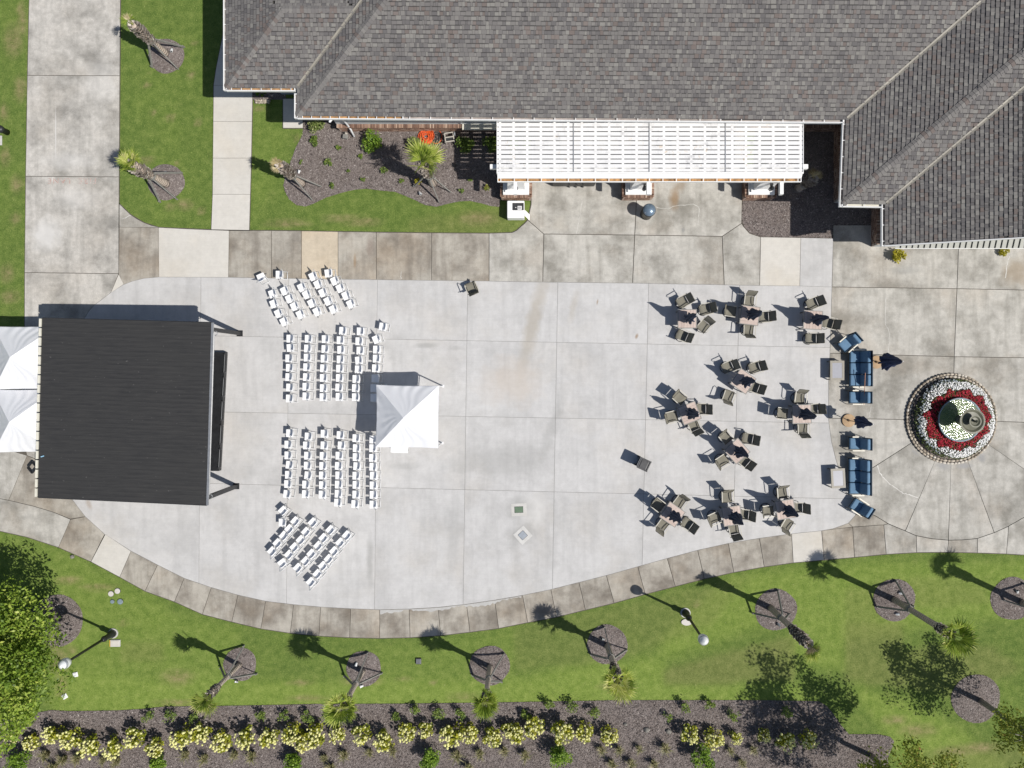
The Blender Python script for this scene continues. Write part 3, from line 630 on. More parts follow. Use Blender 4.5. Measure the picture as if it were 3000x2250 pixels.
me = bpy.data.meshes.new('lawn'); me.from_pydata(np.stack([GX.ravel(), GY.ravel(), np.zeros(nx * ny)], 1).tolist(), [], F4.tolist())
for nm, a in (('lush', lush), ('olive', olive), ('dry', dry)):
    at = me.attributes.new(nm, 'FLOAT', 'POINT'); at.data.foreach_set('value', a.ravel().astype(np.float32))
me.materials.append(M['grass']); lawn = obj('lawn', me, kind='structure')

# grass blades, bark chips
N = 300000
bu = rng.uniform(-20, 3020, N); bv = rng.uniform(-20, 2270, N); ok = np.ones(N, bool)
BLD = [(690, -100), (690, 330), (870, 330), (870, 372), (2560, 380), (2560, 700), (3100, 715), (3100, -100)]
for p in CONC + BEDS + [BLD]:
    x0, x1 = min(q[0] for q in p), max(q[0] for q in p); y0, y1 = min(q[1] for q in p), max(q[1] for q in p)
    sel = ok & (bu > x0) & (bu < x1) & (bv > y0) & (bv < y1); idx = np.nonzero(sel)[0]
    ok[idx] &= ~pip(bu[idx], bv[idx], p)
bx = (bu[ok] - U0) * H / FPX; by = (V0 - bv[ok]) * H / FPX; n = len(bx)
a = rng.uniform(0, 6.283, n); L = rng.uniform(.03, .075, n); w = rng.uniform(.006, .013, n); lean = rng.uniform(.2, 1.1, n) * L
b2 = rng.uniform(0, 6.283, n); lean = lean * 1.3
v = np.empty((n, 3, 3)); v[:, 0] = np.stack([bx - np.cos(a) * w, by - np.sin(a) * w, np.zeros(n)], 1); v[:, 1] = np.stack([bx + np.cos(a) * w, by + np.sin(a) * w, np.zeros(n)], 1)
v[:, 2] = np.stack([bx + np.cos(b2) * lean, by + np.sin(b2) * lean, L * .38 + .004], 1)
obj('grass_blades', np_mesh('grass_blades', v.reshape(-1, 3), 3, M['blades'], rng.beta(2, 2.4, n)), kind='stuff'); bpy.data.objects['grass_blades']['label'] = 'short mown grass blades over the lawns'
cv = []; cs = []
for i, p in enumerate(BEDS):
    x0, x1 = max(-20, min(q[0] for q in p)), min(3020, max(q[0] for q in p)); y0, y1 = min(q[1] for q in p), min(2270, max(q[1] for q in p))
    n = int((x1 - x0) * (y1 - y0) * .0177 ** 2 * 330)
    u = rng.uniform(x0, x1, n); vv_ = rng.uniform(y0, y1, n); k = pip(u, vv_, p); u, vv_ = u[k], vv_[k]; n = len(u)
    if n == 0: continue
    x = (u - U0) * H / FPX; y = (V0 - vv_) * H / FPX; a = rng.uniform(0, 6.283, n); L = rng.uniform(.012, .055, n); w = rng.uniform(.004, .010, n)
    z = np.full(n, .032)
    if i >= 4:
        cu, cvv, rr = rings[i - 4]; dd = np.hypot(u - cu, vv_ - cvv) / rr; z = .012 + .09 * np.clip(1 - dd, 0, 1) ** .6 + .015
    t = rng.uniform(-.35, .35, n) * L; cx, sx = np.cos(a), np.sin(a)
    q = np.empty((n, 4, 3))
    for j, (s1, s2) in enumerate(((-1, -1), (1, -1), (1, 1), (-1, 1))):
        q[:, j] = np.stack([x + cx * L * s1 - sx * w * s2, y + sx * L * s1 + cx * w * s2, z + t * s1 + rng.uniform(0, .02)], 1)
    cv.append(q.reshape(-1, 3)); cs.append(rng.beta(1.3, 2.0, n))
o = obj('bark_chips', np_mesh('bark_chips', np.concatenate(cv), 4, M['chips'], np.concatenate(cs)), kind='stuff'); o['label'] = 'loose shredded bark chips over the mulch beds'

# faded road lettering, upside down from here
def lettering(txt, x, y, hgt, parent, gap_scale=1.):
    c = bpy.data.curves.new('lettering', 'FONT'); c.body = txt; c.size = hgt * 1.38; c.align_x = 'CENTER'; c.align_y = 'CENTER'; c.space_character = 1.25; c.space_word = 2.4
    t = bpy.data.objects.new('lettering', c); COL.objects.link(t); bpy.context.view_layer.update()
    me = bpy.data.meshes.new_from_object(t.evaluated_get(bpy.context.evaluated_depsgraph_get())); bpy.data.objects.remove(t)
    me.transform(Matrix.Translation((x, y, ZC + .004)) @ Matrix.Rotation(math.pi, 4, 'Z')); me.materials.clear(); me.materials.append(M['redpaint'])
    return obj('lettering', me, parent)
lettering('FIRE LANE', *W(213, 530), .31, fire)

# pale filler in the cracks, cement smears along the lower joint
def crack(parent, pts, w=.025):
    p = [Vector(W(u + random.uniform(-1.5, 1.5), v + random.uniform(-1.5, 1.5))) for u, v in smooth_curve(pts, 5)]; vv = []
    for i, q in enumerate(p):
        d = (p[min(i + 1, len(p) - 1)] - p[max(i - 1, 0)]).normalized(); n_ = Vector((-d.y, d.x)) * w * random.uniform(.4, 1.2); vv += [(q.x + n_.x, q.y + n_.y, ZC + .004), (q.x - n_.x, q.y - n_.y, ZC + .004)]
    mb = MB(); mb.add(vv, [(2 * i, 2 * i + 1, 2 * i + 3, 2 * i + 2) for i in range(len(p) - 1)]); mb.build('crack_filler', M['filler'], parent)
M['filler'] = simple('pale crack filler', (.60, .59, .56), .9, .15, 8)
crack(patio, [(2568, 1364), (2580, 1390), (2592, 1405), (2610, 1420), (2640, 1442), (2655, 1447), (2688, 1458)]); crack(patio, [(2594, 870), (2592, 940), (2604, 980), (2600, 1035)], .012); crack(patio, [(2955, 752), (2948, 780), (2944, 815)], .02); crack(patio, [(2550, 1190), (2546, 1222)], .012)
crack(upw, [(1922, 608), (1950, 612), (1980, 604), (2040, 602), (2046, 640), (2044, 660)], .012); crack(upw, [(1706, 590), (1698, 640), (1688, 686)], .010); crack(upw, [(360, 642), (384, 632)], .012); crack(upw, [(1176, 795), (1175, 818)], .012)
mb = MB(); u = 1113; top_, bot_ = [], []
def yin(u): return float(np.interp(u, [q[0] for q in INN], [q[1] for q in INN]))
for u in np.arange(1114, 1530, 7.): top_.append((u, yin(u) + 1.5)); bot_.append((u, yin(u) + 1.5 + max(.8, 9 * abs(math.sin(u * .021)) + random.uniform(-3, 4))))
for i in range(len(top_) - 1):
    mb.add([(*W(*q), ZC + .004) for q in (top_[i], top_[i + 1], bot_[i + 1], bot_[i])], [(0, 1, 2, 3)])
mb.build('cement_smear', M['filler2'] if 'filler2' in M else M['rim'], lower)

# ------------------------------------------------------------------ the building
ZE = 4.0
bld = thing('building', 'long single storey building with grey brown shingled hip roofs and white gutters', 'building', (2, 17, 0))
E = {}
def plane(name, p0, p1, inward, pitch):
    d = Vector((p1[0] - p0[0], p1[1] - p0[1])).normalized(); n = Vector((-d.y, d.x))
    if n.dot(Vector(inward)) < 0: n = -n
    E[name] = (Vector(p0), d, n, pitch)
cA = W(872, 338, ZE); cB = W(2479, 350, ZE); cC = W(664, 256, ZE); cD = W(872, 257, ZE); cEa = W(2469, 596, ZE); cF = W(2593, 598, ZE); cG = W(2593, 719, ZE)
RAKE = cG[1]
plane('S', cA, cB, (0, 1), .42); plane('Wm', cA, (cA[0], 30), (1, 0), .42); plane('N', (-20, 36), (40, 36), (0, -1), .42)
plane('SL', cC, cD, (0, 1), .42); plane('WL', cC, (cC[0], 30), (1, 0), .42); plane('NL', (-20, 19.25), (10, 19.25), (0, -1), .42)
plane('WE', cB, cEa, (1, 0), .39); plane('SE', cEa, cF, (0, 1), .42); plane('WF', cF, cG, (1, 0), .39); plane('EF', (36, 0), (36, 30), (-1, 0), .39)
def pz(name, x, y):
    p0, d, n, k = E[name]; return ZE + k * ((x - p0.x) * n.x + (y - p0.y) * n.y)
GRP = [('S', 'Wm', 'N'), ('SL', 'WL', 'NL'), ('WE', 'SE', 'EF'), ('WF', 'EF')]
def roofz(x, y):
    x = np.asarray(x, float); y = np.asarray(y, float); best = np.full(x.shape, -9.); who = np.full(x.shape, -1)
    names = list(E)
    for gi, g in enumerate(GRP):
        zs = np.stack([pz(nm, x, y) for nm in g]); k = zs.argmin(0); z = zs.min(0)
        ok = z >= ZE - .02
        if gi == 3: ok &= y >= RAKE - .02
        up = ok & (z > best); best = np.where(up, z, best); who = np.where(up, np.array([names.index(q) for q in g])[k], who)
    return best, who
# roof deck
gx, gy = np.meshgrid(np.arange(-14.2, 36, .25), np.arange(5.8, 30, .25)); gz, gw = roofz(gx, gy)
okc = (gz[:-1, :-1] > 0) & (gz[1:, :-1] > 0) & (gz[:-1, 1:] > 0) & (gz[1:, 1:] > 0)
ii, jj = np.nonzero(okc); idm = np.arange(gx.size).reshape(gx.shape)
mb = MB(); mb.v = np.stack([gx.ravel(), gy.ravel(), np.where(gz > 0, gz, ZE).ravel() - .05], 1).tolist()
mb.f = np.stack([idm[ii, jj], idm[ii, jj + 1], idm[ii + 1, jj + 1], idm[ii + 1, jj]], 1).tolist(); mb.mi = [0] * len(mb.f); mb.sh = [0] * len(mb.f)
xa_, xb_ = cG[0] + .02, 26.; mb.add([(xa_, RAKE, pz('WF', xa_, RAKE) - .012), (xb_, RAKE, pz('WF', xb_, RAKE) - .012), (xb_, RAKE + .5, pz('WF', xb_, RAKE) - .012), (xa_, RAKE + .5, pz('WF', xa_, RAKE) - .012)], [(0, 1, 2, 3)])
roof = mb.build('roof', M['deckwood'], bld, world=True)
# shingles
EXPO = .168
def proj(x, y, z): return U0 + x * FPX / (H - z), V0 - y * FPX / (H - z)
allv, alls, allb, info = [], [], [], []
names = list(E)
def shingles(name, length, rows):
    p0, d, n, k = E[name]; pi = names.index(name)
    for r in range(rows):
        y0 = r * EXPO - .02; x = -6 + random.uniform(-.2, 0); raised = True
        segs = []
        while x < length:
            w = random.choice((.09, .11, .13, .15, .17, .19, .21, .24)); segs.append((x, x + w, raised)); x += w; raised = not raised if random.random() < .85 else raised
        s0 = np.array([q[0] for q in segs]); s1 = np.array([q[1] for q in segs]); rs = np.array([q[2] for q in segs])
        cx = p0.x + d.x * (s0 + s1) / 2 + n.x * (y0 + EXPO / 2); cy = p0.y + d.y * (s0 + s1) / 2 + n.y * (y0 + EXPO / 2)
        z, who = roofz(cx, cy); u, v = proj(cx, cy, z)
        m = (who == pi) & (u > -40) & (u < 3060) & (v > -50)
        for a, b, ra, uu, vv in zip(s0[m], s1[m], rs[m], u[m], v[m]):
            top = .042 if ra else .026; yl, yh = y0, y0 + EXPO; g = .004
            P = [(a + g, yl), (b - g, yl), (b - g, yh - .030), (a + g, yh - .030), (b - g, yh + .01), (a + g, yh + .01)]
            info.append((P, top, random.random() * (.62 if (not ra and random.random() < .5) else 1.), name))
for nm, L, rows in (('S', 26.5, 64), ('Wm', 22, 44), ('SL', 10, 24), ('WL', 12, 24), ('NL', 30, 18), ('WE', 24, 46), ('SE', 14, 52), ('WF', 26, 48)):
    p0, d, n, k = E[nm]
    shingles(nm, L + 6, rows)
PS = []; 
for P, top, sh, nm in info:
    p0, d, n, k = E[nm]
    PS.append([(p0.x + d.x * s + n.x * t, p0.y + d.y * s + n.y * t) for s, t in P])
PS = np.array(PS); isF = np.array([i[3] == 'WF' for i in info]); PS[isF, :, 1] = np.maximum(PS[isF, :, 1], RAKE + .02); Z, _ = roofz(PS[..., 0], PS[..., 1])
tops = np.array([i[1] for i in info])[:, None]
Zp = np.empty_like(Z)
for nm in names:
    sel = np.array([i[3] == nm for i in info]); Zp[sel] = pz(nm, PS[sel][..., 0], PS[sel][..., 1])
Z = np.where(Z > 0, np.maximum(np.minimum(Zp, Z + .5), Zp - .02), Zp)
tilt = np.array([1, 1, .35, .35, .1, .1])[None]
V = np.concatenate([PS, (Z + tops * tilt + .006)[..., None]], -1)
lowv = np.concatenate([PS[:, :2], (Z[:, :2] - .02)[..., None]], -1)
sh = np.array([i[2] for i in info]); area = np.linalg.norm(PS[:, 1] - PS[:, 0], axis=1)
u, v = proj(PS[:, 0, 0], PS[:, 0, 1], Z[:, 0]); inview = (u > 30) & (u < 2950) & (v > 30)
order = np.argsort(-np.where(inview, area + rng.uniform(0, .004, len(area)), 0)); single = np.zeros(len(area), bool); single[order[:300]] = True
def quads(i):
    a = V[i]; lo = lowv[i]
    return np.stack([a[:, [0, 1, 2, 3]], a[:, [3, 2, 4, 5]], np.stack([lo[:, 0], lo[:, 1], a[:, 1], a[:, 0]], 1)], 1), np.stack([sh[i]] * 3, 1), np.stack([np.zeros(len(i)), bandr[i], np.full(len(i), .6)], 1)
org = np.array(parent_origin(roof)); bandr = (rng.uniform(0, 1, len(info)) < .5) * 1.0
I0 = np.nonzero(~single)[0]; q, s_, b_ = quads(I0)
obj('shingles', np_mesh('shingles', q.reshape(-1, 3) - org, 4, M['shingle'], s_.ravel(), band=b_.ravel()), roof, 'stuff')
for i in np.nonzero(single)[0]:
    q, s_, b_ = quads(np.array([i])); c = q.reshape(-1, 3).mean(0)
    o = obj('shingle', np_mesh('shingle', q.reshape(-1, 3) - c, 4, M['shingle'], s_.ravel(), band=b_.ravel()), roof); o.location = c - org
# ridge and hip caps
def crease(n1, n2, p):
    (_, _, a, k1), (_, _, b, k2) = E[n1], E[n2]; g = a * k1 - b * k2; d = Vector((-g.y, g.x)).normalized()
    return d if d.y > 0 else -d
def caps(n1, n2, p0, L, step=.165):
    p0 = Vector(p0); d = crease(n1, n2, p0); nrm = Vector((-d.y, d.x))
    for i in range(int(L / step)):
        q0 = p0 + d * (i * step - .03); q1 = p0 + d * ((i + 1) * step + .10); vv = []
        for q, h in ((q0, .055), (q1, .028)):
            for sgn, wd in ((-1, .17), (0, 0), (1, .17)):
                x, y = (q + nrm * sgn * wd); z = min(pz(n1, x, y), pz(n2, x, y)); vv.append((x - org[0], y - org[1], z + h - org[2]))
        for sgn, wd in ((-1, .17), (0, 0), (1, .17)):
            x, y = (q0 + nrm * sgn * wd); vv.append((x - org[0], y - org[1], min(pz(n1, x, y), pz(n2, x, y)) + .0 - org[2]))
        c = np.array(vv).mean(0); mb = MB(); mb.add([tuple(np.array(t) - c) for t in vv], [(0, 1, 4, 3), (1, 2, 5, 4)], 0, random.choice((.45, .5, .62, .66, .9, .3)))
        mb.add([tuple(np.array(t) - c) for t in (vv[6], vv[7], vv[1], vv[0])], [(0, 1, 2, 3)], 0, .05); mb.add([tuple(np.array(t) - c) for t in (vv[7], vv[8], vv[2], vv[1])], [(0, 1, 2, 3)], 0, .05)
        o = mb.build('ridge_cap', M['shingle'], roof, shade=True); o.location = c
caps('S', 'Wm', cA, 7.6); caps('SL', 'WL', cC, 4.25); caps('WE', 'SE', cEa, 12.5)
yr = (cC[1] + 19.25) / 2
p0 = Vector(cC) + crease('SL', 'WL', cC) * 4.28
mbp = (p0.x, p0.y)
def ridge_caps(x0, x1, y, n1, n2, step=.165):
    for i in range(int((x1 - x0) / step)):
        xa, xb = x0 + i * step - .02, x0 + (i + 1) * step + .1; vv = []
        for x, h in ((xa, .05), (xb, .025)):
            for dy in (-.17, 0, .17): vv.append((x - org[0], y + dy - org[1], min(pz(n1, x, y + dy), pz(n2, x, y + dy)) + h - org[2]))
        c = np.array(vv).mean(0); mb = MB(); mb.add([tuple(np.array(t) - c) for t in vv], [(0, 3, 4, 1), (1, 4, 5, 2)], 0, random.choice((.45, .5, .62, .66, .9, .3)))
        o = mb.build('ridge_cap', M['shingle'], roof, shade=True); o.location = c
yridge = None
for yy in np.arange(cC[1], 19.25, .01):
    if pz('SL', p0.x, yy) >= pz('NL', p0.x, yy): yridge = yy; break
xhip = None
for t in np.arange(0, 8, .01):
    q = Vector(cC) + crease('SL', 'WL', cC) * t
    if q.y >= yridge: xhip = q.x; break
ridge_caps(xhip, -6.6, yridge, 'SL', 'NL')
# valleys
def valley(n1, n2, p0, L, w=.075):
    p0 = Vector(p0); d = crease(n1, n2, p0); nrm = Vector((-d.y, d.x)); mb = MB(); vv = []
    for q in (p0 + d * .05, p0 + d * L):
        for sgn in (-1, 0, 1):
            x, y = q + nrm * sgn * w; vv.append((x, y, max(pz(n1, x, y), pz(n2, x, y)) + .042))
    mb.add(vv, [(0, 1, 4, 3), (1, 2, 5, 4)]); mb.build('valley_flashing', M['valley'], roof, world=True)
valley('SL', 'Wm', cD, 4.7); valley('S', 'WE', cB, 10); valley('SE', 'WF', cF, 11)
# gutters
def gutter(p0, p1, inward, floor, step=.43, start=.2, end0=True):
    g = thing  # noqa
    p0, p1 = Vector(p0), Vector(p1); d = (p1 - p0); L = d.length; d.normalize(); n = Vector(inward).normalized(); o_ = -n
    def P(s, t, z): q = p0 + d * s + o_ * t; return (q.x, q.y, z)
    mb = MB()
    mb.add([P(-.0, .0, ZE - .10), P(L, .0, ZE - .10), P(L, .12, ZE - .10), P(0, .12, ZE - .10)], [(0, 1, 2, 3)], 1)
    def bar(s0, s1, t0, t1, z0, z1, mi):
        mb.add([P(s0, t0, z0), P(s1, t0, z0), P(s1, t1, z0), P(s0, t1, z0), P(s0, t0, z1), P(s1, t0, z1), P(s1, t1, z1), P(s0, t1, z1)], [(3, 2, 1, 0), (4, 5, 6, 7), (0, 1, 5, 4), (1, 2, 6, 5), (2, 3, 7, 6), (3, 0, 4, 7)], mi)
    bar(-.0, L, .12, .155, ZE - .14, ZE + .015, 0); bar(0, L, -.005, .118, ZE - .14, ZE - .103, 0); bar(-.03, 0, 0, .155, ZE - .14, ZE + .012, 0); bar(L, L + .03, 0, .155, ZE - .14, ZE + .012, 0)
    s = start
    while s < L - .05: bar(s, s + .03, .002, .119, ZE - .02, ZE + .002, 0); s += step
    return mb.build('gutter', [M['white'], floor], roof, world=True)
o1 = (0, 1)
gutter(cA, W(1180, 340.3, ZE), o1, M['debris'], .43); gutter(W(1180.5, 340.3, ZE), (cB[0] - .12, cB[1]), o1, M['gutterfloor'], .96, .3)
gutter((cA[0], cA[1] - .1), (cD[0], cD[1] - .3), (1, 0), M['gutterfloor']); gutter(cC, (cD[0] - .16, cD[1]), o1, M['debris'], .46); gutter((cC[0], cC[1] - .1), (cC[0], 19), (1, 0), M['gutterfloor'], .7)
gutter(cB, (cEa[0], cEa[1] - .12), (1, 0), M['gutterfloor'], .75); gutter(cEa, (cF[0] - .16, cF[1]), o1, M['cream'], .8); gutter(cF, cG, (1, 0), M['gutterfloor'], .75)
mb = MB()
for z0, h in ((-.02, .20),):
    x1 = 25.; mb.beam((cG[0], RAKE - .02, ZE - .06), (x1, RAKE - .02, ZE - .06 + .39 * (x1 - cG[0])), .04, .20)
mb.build('rake_board', M['white'], roof, world=True)
mb = MB(); mb.add([(cA[0], cA[1], 3.86), (cB[0], cB[1], 3.86), (cB[0], 13.2, 3.86), (cA[0], 13.2, 3.86)], [(0, 1, 2, 3)]); mb.add([(cC[0], cC[1], 3.86), (cD[0], cD[1], 3.86), (cD[0], 15, 3.86), (cC[0], 15, 3.86)], [(0, 1, 2, 3)])
mb.add([(cB[0] - .05, cEa[1], 3.86), (16.3, cEa[1], 3.86), (16.3, 13, 3.86), (cB[0] - .05, 13, 3.86)], [(0, 1, 2, 3)]); mb.add([(cG[0], cG[1] + .12, 3.86), (18.2, cG[1] + .12, 3.86), (18.2, 9.4, 3.86), (cG[0], 9.4, 3.86)], [(0, 1, 2, 3)]); mb.build('soffit', M['white'], bld, world=True)
# walls: siding above a brick base with a rowlock ledge
def wall_run(pts, brick=True, zt=3.86, name='wall', mat=None):
    mb = MB(); bk = MB(); zb = .78 if brick else 0.
    for (x0, y0), (x1, y1) in zip(pts[:-1], pts[1:]):
        mb.add([(x0, y0, zb), (x1, y1, zb), (x1, y1, zt), (x0, y0, zt)], [(0, 1, 2, 3)])
        if brick:
            d = Vector((x1 - x0, y1 - y0)); L = d.length; d.normalize(); n = Vector((d.y, -d.x)); nb = int(L / .075); rz = math.atan2(d.y, d.x)
            q0, q1 = Vector((x0, y0)), Vector((x1, y1)); e = n * .10
            mm = [(q0.x + e.x, q0.y + e.y), (q1.x + e.x, q1.y + e.y), (q1.x, q1.y), (q0.x, q0.y)]
            bk.prism(ccw(mm), 0, .75, 1, .5)
            for i in range(nb):
                c = q0 + d * ((i + .5) * L / nb) + n * .085
                bk.box((c.x, c.y, .765), (L / nb * .72, .22, .06), rz, 0)
            for r in range(9):
                m = int(L / .215)
                for i in range(m):
                    c = q0 + d * ((i + .5 + .5 * (r % 2)) * L / (m + .5)) + n * .101; bk.box((c.x, c.y, .045 + r * .078), (.195, .02, .064), rz, 0)
    w_ = mb.build(name, mat or M['siding'], bld, world=True)
    if brick: bk.build('bricks', [M['brick'], M['mortar']], w_, shade=True, world=True, kind='stuff')
    return w_
YW = 12.72
wall_run([(-9.7, YW), (16.0, YW - .02)]); wall_run([(16.0, YW), (16.0, 8.9)]); wall_run([(17.93, 9.0), (17.93, 6.62)]); wall_run([(16.0, 8.9), (17.93, 8.9)], brick=False)
wall_run([(-12.95, 30), (-12.95, 14.75), (-9.7, 14.75), (-9.7, YW)], brick=False)
mb = MB(); mb.box((-11.3, 14.62, 1.95), (2.9, .2, 3.8)); mb.build('porch_wall', M['bluegrey'], bld, world=True)
# windows along the south wall, mostly under the eave
for x in (-2.4, 3.0, 8.2):
    mb = MB(); mb.box((x, YW - .03, 1.9), (1.9, .10, 1.7)); wf = mb.build('window', M['white'], bld, world=True)
    mb = MB(); mb.box((x, YW - .085, 1.9), (1.7, .02, 1.5)); mb.build('pane', M['slatecover'], wf, world=True)
mb = MB(); mb.box((-2.3, YW - .14, .84), (2.0, .34, .08)); mb.build('window_sill', M['cream'], bld, world=True)
# gable wall of the east wing with a standing seam awning along it
mb = MB(); Yg = 6.62
mb.add([(17.95, Yg, .0), (26.5, Yg, .0), (26.5, Yg, 7.2), (17.95, Yg, 3.9)], [(0, 1, 2, 3)]); mb.build('gable_wall', M['siding'], bld, world=True)
ya = W(2800, 727, 2.7)[1]; x = W(2622, 727, 2.7)[0]; xe = W(3090, 727, 2.7)[0]; za = 2.7; sl_ = .35
while x < xe:
    mb = MB(); x1_ = x + .262; y1_ = Yg; z1_ = za + sl_ * (y1_ - ya)
    mb.add([(x, ya, za - .02), (x1_, ya, za - .02), (x1_, y1_, z1_ - .02), (x, y1_, z1_ - .02), (x, ya, za), (x1_, ya, za), (x1_, y1_, z1_), (x, y1_, z1_)], [(3, 2, 1, 0), (4, 5, 6, 7), (0, 1, 5, 4), (1, 2, 6, 5), (2, 3, 7, 6), (3, 0, 4, 7)])
    mb.beam((x1_ + .004, ya, za + .022), (x1_ + .004, y1_, z1_ + .022), .014, .085); mb.build('awning_panel', M['sidinggreen'], bld, world=True)
    mb = MB(); mb.beam((x1_ - .020, ya + .002, za + .004), (x1_ - .020, y1_, z1_ + .004), .028, .012); mb.build('seam_shade_strip', M['black'], bld, world=True); x += .284  # black strip widens the rib's shadow line, shade put in as colour
mb = MB(); mb.box(((W(2622, 727, 2.7)[0] + xe) / 2, ya - .012, 2.66), (xe - W(2622, 727, 2.7)[0], .02, .10)); mb.build('awning_edge', M['white'], bld, world=True)
mb = MB(); mb.box((21.1, Yg - .05, 1.0), (1.5, .06, 2.05)); mb.build('door', M['black'], bld, world=True)
# downspout with elbow at the south wall
mb = MB(); x, y = W(988, 363, 2.2)
x2, y2 = W(996, 380, .1)
mb.tube([(-9.2, 11.75, 3.85), (-9.15, 12.1, 3.4), (-9.1, 12.55, 2.6), (-9.1, 12.62, 1.0), (-9.05, 12.55, .5), (-8.95, 12.3, .15)], .05, 8); mb.build('downspout', M['whitemetal'], bld, world=True, smooth=True)
# stone edging of the small planting by the porch
se = thing('stone_edging', 'short row of pale field stones edging the planting beside the garden path', 'stone edging', (*W(768, 298), 0))
for i in range(24):
    x, y = W(748 + (i % 12) * 3.7 + random.uniform(-1, 1), 294 + (i // 12) * 6 + random.uniform(-1, 1), .08); mb = MB(); mb.blob((0, 0, 0), (.055, .07, .08), 1, .2)
    o = mb.build('stone', M['stone'], se, shade=True); o.location = (x - se.location.x, y - se.location.y, .06)

# ------------------------------------------------------------------ pergola
ZP = 3.4
pg = thing('pergola', 'long white slatted pergola roof on tapered brick based columns along the wall', 'pergola', (5.8, 10.9, 0))
XL, XR = W(1457, 430, ZP)[0], W(2352, 430, ZP)[0]; YF = W(1900, 507, ZP)[1]; YB = 12.35
pitch = 13.4 * (H - ZP) / FPX
y = W(1900, 492.6, ZP)[1]
edges = []
k = 0
yy = y - pitch * .0
slats = []
ylow = YF + .05; yb = y
bounds = [ylow] + [y + pitch * i for i in range(0, 14)]
for a, b in zip(bounds[:-1], bounds[1:]):
    if b > YB: break
    mb = MB(); g = .028
    mb.box(((XL + XR) / 2, (a + b) / 2, ZP - .012), (XR - XL, (b - a) - 2 * g * .75, .024))
    for s_ in range(3):                                # fine ribs along each slat
        mb.box(((XL + XR) / 2, a + (b - a) * (.28 + .22 * s_), ZP + .003), (XR - XL, .012, .006))
    mb.build('slat', M['dirtywhite'], pg, world=True)
x = XL + .12
while x < XR:
    mb = MB(); mb.box((x, (YF + YB) / 2, ZP - .10), (.11, YB - YF - .04, .15)); mb.build('rafter', M['white'], pg, world=True); x += .645
for u_ in (1680, 1902, 2125):
    xx = W(u_, 430, ZP)[0]; mb = MB(); mb.box((xx, (YF + YB) / 2, ZP + .012), (.045, YB - YF, .02)); mb.build('seam_strip', M['galv'], pg, world=True)
for xx in (XL - .015, XR + .015):
    mb = MB(); mb.box((xx, (YF + YB) / 2, ZP - .05), (.03, YB - YF + .06, .16)); mb.build('end_board', M['white'], pg, world=True)
mb = MB(); mb.box(((XL + XR) / 2, YF - .0, ZP - .02), (XR - XL, .08, .11)); mb.build('front_board', M['white'], pg, world=True)
mb = MB(); mb.add([(XL, YF - .035, ZP - .04), (XR, YF - .035, ZP - .04), (XR, YF - .20, ZP - .16), (XL, YF - .20, ZP - .16)], [(0, 3, 2, 1)]); mb.build('fascia', M['white'], pg, world=True)
